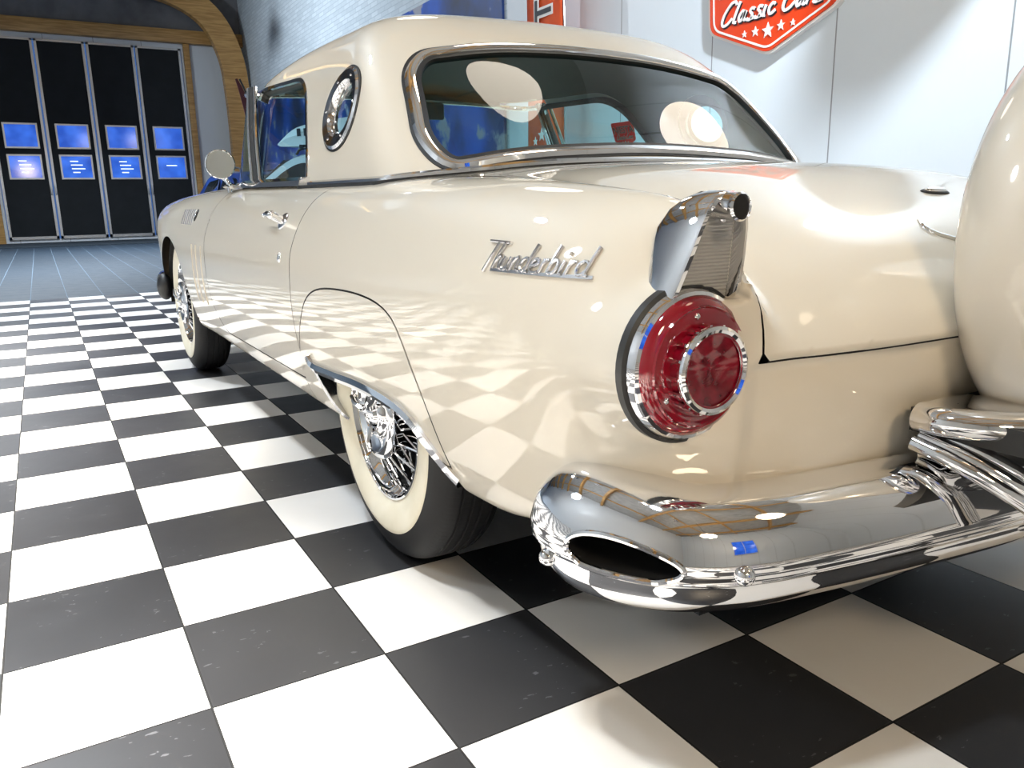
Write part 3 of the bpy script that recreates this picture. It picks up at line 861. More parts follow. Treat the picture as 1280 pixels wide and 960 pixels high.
# windshield
def arcline(pts): return crom([(-x, y, z) for x, y, z in pts[::-1][:-1]] + pts[::1], 8) if pts[0][0] == 0 else None
wb = crom([(-.710, 1.60, .880), (-.708, 1.82, .890), (-.665, 1.975, .898), (-.50, 2.055, .905), (-.25, 2.085, .91), (0, 2.095, .912), (.25, 2.085, .91), (.50, 2.055, .905), (.665, 1.975, .898), (.708, 1.82, .890), (.710, 1.60, .880)], 8)
wt = crom([(-.664, 1.715, 1.238), (-.655, 1.80, 1.242), (-.60, 1.865, 1.250), (-.45, 1.89, 1.262), (-.22, 1.905, 1.268), (0, 1.91, 1.270), (.22, 1.905, 1.268), (.45, 1.89, 1.262), (.60, 1.865, 1.250), (.655, 1.80, 1.242), (.664, 1.715, 1.238)], 8)
n = len(wb); Vw = []; Fw = []
for k in range(7):
    t = k / 6
    for i in range(n): Vw.append(wb[i] * (1 - t) + wt[i] * t + np.array([0, .015, 0]) * math.sin(PI * t))
for k in range(6):
    for i in range(n - 1): Fw.append((k * n + i, k * n + i + 1, (k + 1) * n + i + 1, (k + 1) * n + i))
ws = build('windshield', Vw, Fw, CLEAR, CAR)
f = MB(); f.tube(wb, .012, 8); f.tube(wt, .011, 8)
f.make('windshield_frame', CHROME, ws)
both(lambda s_: MB().tube([(s_ * .710, 1.595, .87), (s_ * .692, 1.66, 1.06), (s_ * .664, 1.72, 1.255)], .011, 8).make('windshield_pillar', STEEL, ws))
hd = MB(); hd.sweep((wt * [.95, 1, 1] + np.array([0, -.05, .006]))[np.abs(wt[:, 0]) < .54], [(-.03, -.012), (.03, -.012), (.03, .012), (-.03, .012)]); hd.make('windshield_header', HEADLINER, ws)
# chrome moulding where the hardtop meets the body
ysd = np.linspace(.83, .20, 12); xre = np.linspace(.56, 0, 10)
za, zb_ = np.full(12, .88), np.full(10, .89)
for _ in range(3):
    A1, k1 = ROOF.hit(np.c_[np.full(12, 1.2), ysd, za], (-1, 0, 0), 1.0, 300); za = H_(A1[:, 1], A1[:, 0])
    A2, k2 = ROOF.hit(np.c_[xre, np.full(10, -.6), zb_], (0, 1, 0), 1.0, 300); zb_ = H_(A2[:, 1], A2[:, 0])
bp = np.vstack([A1[:, :2] + [.008, 0], A2[:, :2] + [0, -.010]]); bp = np.vstack([bp, (bp * [-1, 1])[::-1][1:]])
C2 = resample(crom(bp, 4), .02)
P3 = np.c_[C2, np.full(len(C2), 1.1)]
Hb, ok = BODY.hit(P3, (0, 0, -1), .6, 300, .0)
Hb = Hb[ok]
MB().sweep(Hb + np.array([0, 0, .004]), [(-.012, -.008), (-.010, .006), (0, .011), (.010, .006), (.012, -.008)], normals=np.tile([0, 0, 1.], (len(Hb), 1))).make('hardtop_molding', CHROME, CAR)
MB().sweep(Hb, [(-.020, -.006), (-.020, .003), (.020, .003), (.020, -.006)], normals=np.tile([0, 0, 1.], (len(Hb), 1))).make('hardtop_gasket', SEAL, CAR)
both(lambda s_: MB().box((s_ * .742 - .014, .80, .868), (s_ * .742 + .014, .835, .892), .004).make('hardtop_latch', CHROME, CAR))
# ---- tail lights
def tail_light(sgn):
    c = (sgn * .764, -.872, .604); fc = sgn * .742
    def L(prof, n=56): return MB().lathe([(r, y) for r, y in prof], 'y', c, n)
    hs = L([(.086, .05), (.0985, .03), (.0985, .012), (.098, .004), (.094, -.006), (.089, -.008), (.086, -.002), (.084, .02)]).make('tail_light', CHROME, CAR)
    L([(.0985, .024), (.1035, .020), (.1035, .008), (.0985, .005)]).make('gasket', SEAL, hs)
    L([(.0905, .002), (.0895, -.008), (.084, -.016), (.076, -.0195), (.060, -.021), (.050, -.021), (0, -.021)]).make('lens', REDLENS, hs)
    L([(.078, -.0185), (.0765, -.0215), (.074, -.0195)]).make('lens_ridge', REDLENS, hs)
    # raised centre: ribbed chrome cage around a dark red faceted lens
    L([(.0520, -.018), (.0510, -.038), (.046, -.042), (.044, -.0425)]).make('cage_glass', REDLENS, hs)
    L([(.0525, -.034), (.0550, -.036), (.0562, -.040), (.0550, -.045), (.051, -.047), (.0470, -.045), (.0460, -.039)]).make('lens_ring', CHROME, hs)
    L([(.0465, -.0405), (.03, -.038), (.015, -.0365), (0, -.036)]).make('inner_lens', REDDEEP, hs)
    for k in range(16):
        t = 2 * PI * k / 16 + .1
        dx, dz = math.cos(t), math.sin(t)
        p = lambda r, y: (c[0] + dx * r, c[1] + y, c[2] + dz * r)
        MB().tube([p(.0545, -.019), p(.0548, -.030), p(.0540, -.040)], .0032, 6).make('cage_rib', CHROME, hs)
    for t in (PI / 2 + .15, PI + .55, -.45):
        MB().ball((c[0] + .066 * math.cos(t), c[1] - .0205, c[2] + .066 * math.sin(t)), .0042, 10, 6, (1, .7, 1)).make('lens_screw', STEEL, hs)
    # fin bezel: chrome hood over a ribbed back-up lamp
    def loop(t, ins=0., dy=0.):
        # inverted U; t=0 front edge, t=1 rear edge
        pts = [(-.062, .668), (-.058, .70), (-.050, .74), (-.041, .775), (-.033, .797), (-.021, .810), (-.006, .8165), (.010, .8165), (.024, .810), (.033, .797), (.039, .775), (.045, .74), (.053, .70), (.057, .668)]
        out = []
        for x, z in pts:
            h = (z - .668) / .149
            y0 = -.826 - .034 * max(0, (h - .70) / .30) ** 1.6; y1 = -.868 - .040 * h - .006 * math.sin(h * PI)
            k = 1 - ins / .05
            zz = z if ins == 0 else .672 + (z - .672) * (1 - ins / .145)
            out.append((fc + x * k + sgn * -.008 * (1 - h) * 0, y0 + (y1 - y0) * t + dy, zz))
        return out
    V = []; rings = [loop(0), loop(.1, -.0012), loop(.5, -.0022), loop(.93, -.0008), loop(1.0, .001), loop(1.0, .006), loop(.86, .008), loop(.45, .008)]
    m = len(rings[0]); F = []
    for r in rings: V += r
    for a in range(len(rings) - 1):
        for b in range(m - 1): F.append((a * m + b, a * m + b + 1, (a + 1) * m + b + 1, (a + 1) * m + b))
    bz = build('fin_bezel', V, F, CHROME, hs, sharp=50)
    bm = MB()      # ribbed lamp glass
    lp = loop(.80, .0085)
    V = [p for p in lp]; n = len(V); ctr = np.mean(V, 0)
    for k in range(30):
        h0 = k / 30
        def span(h):
            z = .672 + h * .134; xs = np.interp(z, [p[2] for p in lp[:7]], [p[0] for p in lp[:7]]); xe = np.interp(z, [p[2] for p in lp[7:][::-1]], [p[0] for p in lp[7:][::-1]])
            y = -.857 - .034 * h; return z, xs, xe, y
        z0, a0, b0, y0 = span(h0); z1, a1, b1, y1 = span(h0 + 1 / 30); zm, am, bmx, ym = span(h0 + .5 / 30)
        q = .0012
        bm.add([(a0, y0, z0), (b0, y0, z0), (bmx, ym - q, zm), (am, ym - q, zm), (b1, y1, z1), (a1, y1, z1)], [(0, 1, 2, 3), (3, 2, 4, 5)])
    bm.make('backup_lens', LENS, hs, smooth=False)
    g = MB().tube([(fc - .002, -.872, .801), (fc - .001, -.905, .800), (fc, -.922, .799)], .0165, 16, cap=False)
    g.lathe([(.0165, -.918), (.0172, -.924), (.0150, -.927), (.0125, -.922), (.0115, -.89)], 'y', (fc, 0, .799), 20)
    g.make('sight_tube', CHROME, hs)
    MB().lathe([(.0135, 0), (0, 0)], 'y', (fc, -.9235, .799), 16).make('tube_bore', BLACK, hs)
    both(lambda q: MB().ball((fc + .004, -.862 - .034 * (.90 if q > 0 else .10), .690 if q < 0 else .785), .005, 10, 6, (1, .8, 1)).make('lens_screw', STEEL, hs))
    bs = MB().sweep([(fc - .054, -.866, .676), (fc, -.874, .6755), (fc + .052, -.866, .676)], circ(.004, 6)); bs.make('bezel_strip', CHROME, hs)
both(tail_light)

# ---- rear bumper: a swept bar with wrapped ends and oval exhaust outlets
_bp = [(.876, -.645), (.893, -.69), (.897, -.76), (.872, -.845), (.822, -.925), (.735, -.975), (.60, -1.005), (.40, -1.035), (.2, -1.058), (0, -1.065)]
def bump_surface(st):
    """(s, t) -> point; s metres from the left end, t along the profile"""
    half = crom(np.array([(-x, y) for x, y in _bp]), 10)
    full = np.vstack([half, np.array([(-x, y) for x, y in half[::-1][1:]])])
    d = np.r_[0, np.cumsum(np.linalg.norm(np.diff(full, axis=0), axis=1))]
    T = np.gradient(full, axis=0); Nn = np.stack([T[:, 1], -T[:, 0]], 1); Nn /= np.linalg.norm(Nn, axis=1)[:, None]
    s = np.clip(st[:, 0], 0, d[-1]); t = st[:, 1]
    P = np.stack([np.interp(s, d, full[:, i]) for i in (0, 1)], 1); N_ = np.stack([np.interp(s, d, Nn[:, i]) for i in (0, 1)], 1)
    N_ /= np.linalg.norm(N_, axis=1)[:, None]
    ins = np.interp(t, BT, BI); z = np.interp(t, BT, BZ)
    e = np.minimum(s, d[-1] - s); tap = np.sqrt(np.clip(1 - (1 - np.clip(e / .075, 0, 1))**2, .0, 1))
    big = 1 + .20 * np.exp(-((e - .14) / .14)**2)          # the ends swell around the outlets
    z = .352 + (z - .352) * (tap * .92 + .08) * big
    q = P - N_ * (ins * (tap * .8 + .2) + .028 * (1 - tap))[:, None]
    return np.c_[q, z], d[-1]
prof = crom(np.array([(.125, .405), (.115, .430), (.085, .436), (.045, .428), (.015, .402), (.002, .368), (.0, .350)]), 6)
prof = np.vstack([prof, [(.004, .341), (.0035, .338), (.010, .333)], crom(np.array([(.012, .331), (.020, .305), (.042, .284), (.075, .284)]), 5)])
BI, BZ = prof[:, 0], prof[:, 1]; BT = np.r_[0, np.cumsum(np.linalg.norm(np.diff(prof, axis=0), axis=1))]
_, BL = bump_surface(np.array([[0., 0.]]))
sv = np.unique(np.r_[np.linspace(0, .08, 14), np.linspace(.08, BL - .08, 220), np.linspace(BL - .08, BL, 14)])
tv = np.unique(np.r_[BT, (BT[1:] + BT[:-1]) / 2])
UV = np.array([(a, b) for a in sv for b in tv]); nt_ = len(tv)
BFc = [(i * nt_ + k, i * nt_ + k + 1, (i + 1) * nt_ + k + 1, (i + 1) * nt_ + k) for i in range(len(sv) - 1) for k in range(nt_ - 1)]
TO = float(np.interp(.356, BZ[::-1], BT[::-1])); SO = .225
OUT = np.array([(SO + .084 * math.cos(t), TO + -.0255 * math.sin(t) * (1 - .12 * math.cos(t))) for t in np.linspace(0, 2 * PI, 61)[:-1]])
gout = sdpoly(OUT)
def g_out(P):
    a = P[:, :2].copy(); a[:, 0] = np.minimum(a[:, 0], BL - a[:, 0]); return -gout(a)
V3, F3 = clip(np.c_[UV, np.zeros(len(UV))], BFc, g_out)
VB, _ = bump_surface(V3[:, :2])
bump = build('bumper', VB, F3, CHROME, CAR, sharp=55)
for sgn in (-1, 1):
    o = OUT.copy()
    if sgn > 0: o[:, 0] = BL - o[:, 0]
    ring, _ = bump_surface(o)
    MB().tube(ring, .0045, 8, closed=True).make('outlet_rim', CHROME, bump)
    cen = ring.mean(0); inward = np.array([-cen[0], -.5 - cen[1] + .25, 0.02]); inward /= np.linalg.norm(inward)
    b1 = ring + inward * .11; n = len(ring)
    Vt = np.vstack([ring, b1, b1.mean(0)[None]])
    Ft = [(i, (i + 1) % n, (i + 1) % n + n, i + n) for i in range(n)] + [(i + n, (i + 1) % n + n, 2 * n) for i in range(n)]
    build('outlet_duct', Vt, Ft, BLACK, bump)
    for s_, z_ in ((.078, .318), (.385, .352)):
        p, _ = bump_surface(np.array([[s_ if sgn < 0 else BL - s_, np.interp(z_, BZ[::-1], BT[::-1])]])); p = p[0]
        MB().ball(p, .0135, 18, 10, (1, 1, 1)).make('bumper_bolt', CHROME, bump)
both(lambda s_: MB().box((s_ * .5 - .025, -.96, .335), (s_ * .5 + .025, -.76, .375)).make('bumper_bracket', UNDER, bump))

# ---- spare-wheel housing on its chrome shelf
SC = (0, -1.02, .738)
pr_ = [(0, -.128), (.10, -.127), (.20, -.124), (.26, -.117)]
for t in np.linspace(.25, PI - .15, 22): pr_.append((.238 + .117 * math.sin(t) ** .9, -.112 * math.cos(t) * 1.0))
pr_ += [(.20, .112), (.0, .112)]
sp = MB().lathe(pr_, 'y', SC, 120).make('spare_wheel_cover', COVERPAINT, CAR, sharp=60)
MB().lathe([(.19, -.1245), (.192, -.130), (.186, -.131), (.05, -.136), (0, -.137)], 'y', SC, 80).make('cover_plate', COVERPAINT, sp)
def shelf_arc(k): 
    return crom([(-.405 * k, -.955, 0), (-.400 * k, -1.005, 0), (-.355 * k, -1.065, 0), (-.25 * k, -1.125, 0), (-.10 * k, -1.160, 0), (0, -1.165, 0), (.10 * k, -1.160, 0), (.25 * k, -1.125, 0), (.355 * k, -1.065, 0), (.400 * k, -1.005, 0), (.405 * k, -.955, 0)], 8)
def shelf(profile, k=1.0):
    A = shelf_arc(k); T = np.gradient(A, axis=0); Nn = np.stack([T[:, 1], -T[:, 0], 0 * T[:, 0]], 1); Nn /= np.linalg.norm(Nn, axis=1)[:, None]
    V = []; m = len(profile)
    for p, n_ in zip(A, Nn):
        for h, z in profile: V.append(p + n_ * h + np.array([0, 0, z]))
    F = [(i * m + j, i * m + j + 1, (i + 1) * m + j + 1, (i + 1) * m + j) for i in range(len(A) - 1) for j in range(m - 1)]
    F += [tuple(range(m)), tuple((len(A) - 1) * m + j for j in range(m))[::-1]]
    return V, F
V, F = shelf(list(map(tuple, crom(np.array([(-.14, .512), (-.03, .518), (-.005, .520), (.012, .512), (.018, .498), (.010, .484), (-.006, .478), (-.035, .480)]), 4))))
sh_ = build('spare_wheel_shelf', V, F, CHROME, CAR, sharp=60)
V, F = shelf(list(map(tuple, crom(np.array([(-.04, .484), (-.016, .478), (-.010, .462), (-.004, .452), (.004, .446), (.002, .436), (-.02, .430)]), 4))), .96)
build('shelf_step', V, F, CHROME, sh_, sharp=60)
def rib_path(q):
    # q = 0 outermost rib ... 1 innermost
    return crom([(-.408 + .030 * q, -.955, .462 + .010 * q), (-.398 + .030 * q, -1.010 - .006 * q, .446 + .012 * q), (-.370 + .026 * q, -1.064 - .010 * q, .416 + .014 * q), (-.330 + .024 * q, -1.110 - .012 * q, .375 + .012 * q), (-.285 + .022 * q, -1.146 - .014 * q, .322 + .010 * q)], 6)
for q in (0, .55, 1.15):
    for sg_ in (-1, 1):
        P = rib_path(q) * [-sg_, 1, 1]
        MB().sweep(P, circ(.0115 - .001 * q, 12), cap=True).make('shelf_rib', CHROME, sh_)
R_ = rib_path(.5); V = []; m = 25
for p in R_:
    for k in range(m):
        t = k / (m - 1); V.append((p[0] * (1 - 2 * t), p[1] - .055 * (1 - (2 * t - 1) ** 2), p[2]))
F = [(i * m + j, i * m + j + 1, (i + 1) * m + j + 1, (i + 1) * m + j) for i in range(len(R_) - 1) for j in range(m - 1)]
build('shelf_skirt', V, F, CHROME, sh_)
MB().box((-.38, -1.14, .470), (.38, -.93, .505)).make('shelf_pad', SEAL, sh_)
# ---- boot-lid badges
P0, _ = BODY.hit(np.array([[.02, -.685, 1.2]]), (0, 0, -1), .8, 300); P0 = P0[0]; nrm0 = BODY.normal(P0[None])[0]
def badge(name, c, n_, rx, ry, h, m, parent):
    bm = MB(); q = Vector(n_).to_track_quat('Z', 'Y').to_matrix()
    tmp = MB().ball((0, 0, 0), 1, 24, 10)
    V = [Vector(c) + q @ Vector((x * rx, y * ry, z * h)) for x, y, z in tmp.V]
    return build(name, V, tmp.F, m, parent)
lk = badge('trunk_lock', P0, nrm0, .040, .017, .006, SEAL, CAR)
badge('lock_cover', P0 + nrm0 * .002, nrm0, .034, .012, .008, CHROME, lk)
q = np.array([(-.20, -.80), (-.215, -.822), (-.19, -.842), (-.10, -.868), (0, -.885), (.10, -.868), (.19, -.842), (.215, -.822), (.20, -.80)])
Hc, ok = BODY.hit(np.c_[crom(q, 6), np.full(len(crom(q, 6)), 1.2)], (0, 0, -1), .9, 300)
MB().tube(Hc[ok], .0045, 8).make('trunk_emblem', CHROME, CAR)

# ---- script on the quarter panels
GLY = {
 'T': ([[(-.25, 1.02), (1.15, .98)], [(.42, 1.0), (.30, .45), (.10, -.12)]], .72),
 'h': ([[(.12, .95), (.0, .45), (-.06, .02)], [(-.02, .25), (.18, .50), (.34, .44), (.30, .12), (.42, .02)]], .52),
 'u': ([[(.02, .48), (-.02, .12), (.12, .0), (.32, .14)], [(.38, .48), (.32, .10), (.46, .02)]], .56),
 'n': ([[(.06, .48), (-.02, .02)], [(.02, .28), (.22, .50), (.36, .42), (.32, .10), (.46, .02)]], .56),
 'd': ([[(.38, .40), (.20, .50), (.0, .36), (.02, .08), (.18, .02), (.34, .16)], [(.48, .98), (.34, .02)], [(.34, .02), (.48, .02)]], .58),
 'e': ([[(.02, .22), (.34, .32), (.26, .49), (.06, .42), (-.02, .18), (.14, .0), (.44, .04)]], .54),
 'r': ([[(.06, .50), (-.02, .02)], [(.02, .28), (.14, .46), (.30, .46)]], .40),
 'b': ([[(.12, .98), (-.02, .02)], [(.02, .30), (.18, .49), (.36, .40), (.32, .12), (.14, .02), (-.02, .06)]], .54),
 'i': ([[(.06, .48), (.0, .04), (.12, .02)], [(.09, .68), (.11, .80)]], .28),
 'C': ([[(.86, .86), (.74, 1.02), (.46, .98), (.14, .62), (.02, .24), (.16, .0), (.46, .04), (.74, .26)]], .80),
 'l': ([[(.22, .98), (.06, .40), (.02, .06), (.22, .04)]], .34),
 'a': ([[(.40, .40), (.20, .50), (.0, .26), (.10, .02), (.30, .16), (.40, .42)], [(.42, .48), (.36, .08), (.54, .06)]], .58),
 's': ([[(.40, .44), (.22, .52), (.10, .38), (.30, .22), (.26, .04), (.06, .0), (-.04, .10)], [(.26, .02), (.48, .06)]], .50),
 'c': ([[(.38, .38), (.22, .50), (.02, .28), (.12, .02), (.30, .04), (.46, .14)]], .50),
 ' ': ([], .34)}
def strokes(word, slant=.20, track=1.0):
    out = []; x = 0
    for ch in word:
        st, w = GLY[ch]
        for s_ in st:
            p = crom(np.array(s_), 6) if len(s_) > 2 else np.array(s_)
            out.append(np.c_[x + p[:, 0] + slant * p[:, 1], p[:, 1]])
        x += w * track
    return out, x
st, wid = strokes('Thunderbird')
for sgn in (-1, 1):
    sc = MB(); S_ = .226 / wid
    def place(p, off=0.0):
        y = -.532 - p[:, 0] * S_; z = .7115 + p[:, 1] * .0385
        if sgn > 0: y = -.532 - (wid - p[:, 0]) * S_
        H, ok = BODY.hit(np.c_[np.full(len(p), sgn * 1.3), y, z], (-sgn, 0, 0), .8, 200, off); return H
    for p in st:
        q = resample(p, .12)
        if len(q) < 2: continue
        H = place(q)
        sc.sweep(H, [(-.0024, -.001), (-.0024, .0035), (-.0011, .0054), (.0011, .0054), (.0024, .0035), (.0024, -.001)], normals=BODY.normal(H))
    q = np.array([(x, -.03) for x in np.linspace(.55, wid + .12, 24)]); H = place(q)
    sc.sweep(H, [(-.0024, -.001), (-.0024, .003), (.0024, .003), (.0024, -.001)], normals=BODY.normal(H))
    sc.make('script_emblem', DULLCHROME, CAR, sharp=30)

# ---- door furniture
def onside(y, z, sgn, off=0.):
    H, ok = BODY.hit(np.array([[sgn * 1.3, y, z]]), (-sgn, 0, 0), .8, 300, off); return H[0], BODY.normal(H)[0]
for sgn in (-1, 1):
    p, n_ = onside(.665, .768, sgn); B_x = np.array([0, 1., 0])
    h = badge('door_handle', p, n_, .034, .026, .007, CHROME, doors[sgn])
    e = p + n_ * .030
    MB().lathe([(.0, 0.0), (.014, 0), (.012, .034), (.009, .042), (0, .043)], 'x', (0, 0, 0), 20)
    a = MB().tube([p, p + n_ * .034], .012, 14).tube([p + n_ * .026, p + n_ * .034 + B_x * .05 + np.array([0, 0, .004]), p + n_ * .026 + B_x * .115 + np.array([0, 0, .004])], .0085, 10, scale=[1.2, 1.0, .55])
    a.ball(p + n_ * .036, .0125, 14, 8); a.ball(p + n_ * .026 + B_x * .118 + np.array([0, 0, .004]), .007, 10, 6)
    a.make('handle_lever', CHROME, h)
    p, n_ = onside(.600, .672, sgn)
    badge('door_lock', p, n_, .012, .014, .006, CHROME, doors[sgn])
    # mirror on its stalk
    m0 = np.array([sgn * .775, 1.70, .884]); mc = np.array([sgn * .800, 1.72, .972])
    mm = MB().tube(crom([m0 + [0, .0, -.02], m0 + [sgn * .004, .01, .02], mc + [0, .035, -.035], mc + [0, .03, -.01]], 5), .010, 10)
    mm.sweep([m0 + [0, -.06, .0], m0 + [0, .0, .006], m0 + [0, .06, .004]], circ(.016, 10, 1, .5))
    ms = mm.make('side_mirror', CHROME, CAR)
    q = MB().lathe([(0, .038), (.025, .034), (.045, .020), (.055, .004), (.0565, -.003), (.053, -.006), (.0515, -.003)], 'y', (0, 0, 0), 32).make('mirror_shell', CHROME, ms)
    q2 = MB().lathe([(.052, -.0025), (0, -.0025)], 'y', (0, 0, 0), 32).make('mirror_glass', MIRROR, ms)
    for o in (q, q2): o.location = mc; o.rotation_euler = (math.radians(-2), 0, math.radians(-14) * -sgn)
    # louvre badge behind the front wheel
    for k in range(6):
        H = np.array([onside(2.10 + k * .042 - .02 * t, .800 - .062 * t, sgn)[0] for t in np.linspace(0, 1, 5)])
        MB().sweep(H, [(-.0045, -.002), (-.003, .004), (.003, .004), (.0045, -.002)], normals=BODY.normal(H)).make('fender_louver', BRUSHED, CAR)
    p, n_ = onside(2.03, .778, sgn); lb = badge('fender_badge', p, n_, .020, .028, .006, SEAL, CAR); badge('badge_center', p + n_ * .003, n_, .010, .016, .005, CHROME, lb)
    # vent flap outline
    for yy in (1.80, 1.91, 2.0):
        H = np.array([onside(yy + .02 * t, .66 - .24 * t, sgn, .001)[0] for t in np.linspace(0, 1, 14)])
        MB().tube(H, .0026, 6).make('vent_bead', PAINT, CAR)
    # headlight, front bumper wrap
    hl = MB().lathe([(.10, .06), (.104, .10), (.10, .125), (.09, .13), (.085, .12)], 'y', (sgn * .66, 3.27, .70), 36).make('head_light', CHROME, CAR)
    MB().lathe([(.086, .12), (.05, .145), (0, .15)], 'y', (sgn * .66, 3.27, .70), 32).make('head_lens', LENS, hl)
fb = crom([(-.872, 3.02, .40), (-.885, 3.14, .40), (-.872, 3.30, .40), (-.78, 3.46, .40), (-.5, 3.54, .40), (0, 3.57, .40), (.5, 3.54, .40), (.78, 3.46, .40), (.872, 3.30, .40), (.885, 3.14, .40), (.872, 3.02, .40)], 8)
n = len(fb); tp = [min(1, .35 + i / 8, .35 + (n - 1 - i) / 8) for i in range(n)]
MB().sweep(fb, [(-.07, -.03), (-.062, -.004), (-.03, .018), (0, .022), (.03, .018), (.062, -.004), (.07, -.03)], normals=[(x * .4 if abs(x) < .7 else x, .9 if abs(x) < .86 else .1, 0) for x, y, z in fb], scale=tp).make('bumper', CHROME, CAR)
both(lambda s_: MB().ball((s_ * .885, 3.06, .395), .075, 18, 12, (.55, .8, .95)).make('bumper_end', SEAL, CAR))  # black ball on each tip of the front bumper
MB().prism([(-.52, .38), (-.58, .50), (-.52, .60), (.52, .60), (.58, .50), (.52, .38)], 'y', 3.36, 3.44).make('grille', DULLCHROME, CAR, smooth=False)

# ---- wheels
def make_wheel(name):
    R_ = .345
    tp_ = [(.190, -.052), (.200, -.066), (.222, -.078), (.250, -.0855), (.275, -.0855), (.300, -.081), (.322, -.071), (.335, -.060), (.341, -.050),
           (.3435, -.040), (.339, -.0385), (.339, -.0345), (.344, -.033), (.345, -.015), (.3405, -.0135), (.3405, -.0095), (.3455, -.008), (.3455, .008),
           (.3405, .0095), (.3405, .0135), (.345, .015), (.344, .033), (.339, .0345), (.339, .0385), (.3435, .040), (.341, .050), (.335, .060), (.322, .071), (.300, .081), (.275, .0855), (.250, .0855), (.222, .078), (.200, .066), (.190, .052)]
    t = MB().lathe(tp_, 'x', (0, 0, 0), 96).make(name, TREAD, CAR)
    MB().lathe([(.201, -.0680), (.212, -.0755), (.222, -.0795), (.240, -.0845), (.255, -.0870), (.268, -.0872), (.276, -.0866), (.278, -.0850)], 'x', (0, 0, 0), 96).make('whitewall', WHITEWALL, t)
    MB().lathe([(.2035, -.060), (.2050, -.068), (.2030, -.0745), (.1985, -.075), (.1960, -.070), (.194, -.058), (.186, -.050), (.180, -.030)], 'x', (0, 0, 0), 96).make('rim', CHROME, t)
    MB().lathe([(.180, -.030), (.172, -.024), (.170, .02), (.172, .05)], 'x', (0, 0, 0), 64).make('rim_barrel', UNDER, t)
    MB().lathe([(.1715, .045), (0, .045)], 'x', (0, 0, 0), 48).make('brake_drum', UNDER, t)
    proto = None
    for k in range(48):
        a = 2 * PI * k / 48; lay = k % 3
        if lay == 0: hr, hx, rx, da = .092, -.072, -.036, .22
        elif lay == 1: hr, hx, rx, da = .092, -.062, -.030, -.22
        else: hr, hx, rx, da = .050, -.010, -.012, .30 * (1 if k % 2 else -1)
        p = lambda r, x, b: (x, r * math.cos(b), r * math.sin(b))
        s_ = MB().tube([p(hr, hx, a + da), p(.176, rx, a)], .0030, 6).tube([p(.163, rx - .003 + (hx - rx) * .1, a + da * .07), p(.176, rx, a)], .0042, 6)
        s_.make('wire_spoke', CHROME, t)
    hub = MB().lathe([(.094, .0), (.094, -.056), (.101, -.068), (.106, -.080), (.106, -.088), (.100, -.095), (.088, -.097), (.078, -.088), (.05, -.082)], 'x', (0, 0, 0), 56)
    hub.make('hub', CHROME, t)
    kn = MB().lathe([(.060, -.074), (.056, -.090), (.046, -.099), (.040, -.100), (.036, -.094), (.030, -.094), (.026, -.104), (.014, -.110), (0, -.111)], 'x', (0, 0, 0), 48)
    for k in range(3):
        a = 2 * PI * k / 3 + .35; c_, s_ = math.cos(a), math.sin(a)
        kn.sweep([(-.104, .030 * c_, .030 * s_), (-.114, .055 * c_, .055 * s_), (-.112, .084 * c_, .084 * s_)], circ(.010, 8, 1.2, .7), scale=[1.2, 1.0, .7])
    kn.make('knock_off_cap', CHROME, t)
    return t
def tread_mat():
    m, nt, b, N, L = mat('tyre_tread')
    b.inputs['Base Color'].default_value = (.011, .011, .012, 1); b.inputs['Roughness'].default_value = .6; b.inputs['Specular IOR Level'].default_value = .25
    c = N.new('ShaderNodeTexCoord'); sp_ = N.new('ShaderNodeSeparateXYZ'); L.new(c.outputs['Object'], sp_.inputs[0])
    at = N.new('ShaderNodeMath'); at.operation = 'ARCTAN2'; L.new(sp_.outputs[1], at.inputs[0]); L.new(sp_.outputs[2], at.inputs[1])
    w = N.new('ShaderNodeMath'); w.operation = 'MULTIPLY'; L.new(at.outputs[0], w.inputs[0]); w.inputs[1].default_value = 150
    xx = N.new('ShaderNodeMath'); xx.operation = 'MULTIPLY'; L.new(sp_.outputs[0], xx.inputs[0]); xx.inputs[1].default_value = 130
    zz = N.new('ShaderNodeMath'); zz.operation = 'PINGPONG'; L.new(xx.outputs[0], zz.inputs[0]); zz.inputs[1].default_value = 1.6
    ad = N.new('ShaderNodeMath'); ad.operation = 'ADD'; L.new(w.outputs[0], ad.inputs[0]); L.new(zz.outputs[0], ad.inputs[1])
    si = N.new('ShaderNodeMath'); si.operation = 'SINE'; L.new(ad.outputs[0], si.inputs[0])
    th = N.new('ShaderNodeMath'); th.operation = 'GREATER_THAN'; L.new(si.outputs[0], th.inputs[0]); th.inputs[1].default_value = -.35
    ab = N.new('ShaderNodeMath'); ab.operation = 'ABSOLUTE'; L.new(sp_.outputs[0], ab.inputs[0])
    ms = N.new('ShaderNodeMath'); ms.operation = 'GREATER_THAN'; L.new(ab.outputs[0], ms.inputs[0]); ms.inputs[1].default_value = .066
    mxx = N.new('ShaderNodeMath'); mxx.operation = 'MAXIMUM'; L.new(th.outputs[0], mxx.inputs[0]); L.new(ms.outputs[0], mxx.inputs[1])
    bp = N.new('ShaderNodeBump'); bp.inputs['Distance'].default_value = .006; L.new(mxx.outputs[0], bp.inputs['Height']); L.new(bp.outputs[0], b.inputs['Normal'])
    return m
TREAD = tread_mat()
w0 = make_wheel('wheel'); w0.location = (-.752, .060, .345)
for x, y, rz, rx in ((-.772, 2.66, 0, .5), (.752, .06, PI, 0), (.772, 2.66, PI, .3)):
    w = copy_tree(w0, CAR); w.location = (x, y, .345); w.rotation_euler = (rx, 0, rz) if rz == 0 else (0, 0, rz)
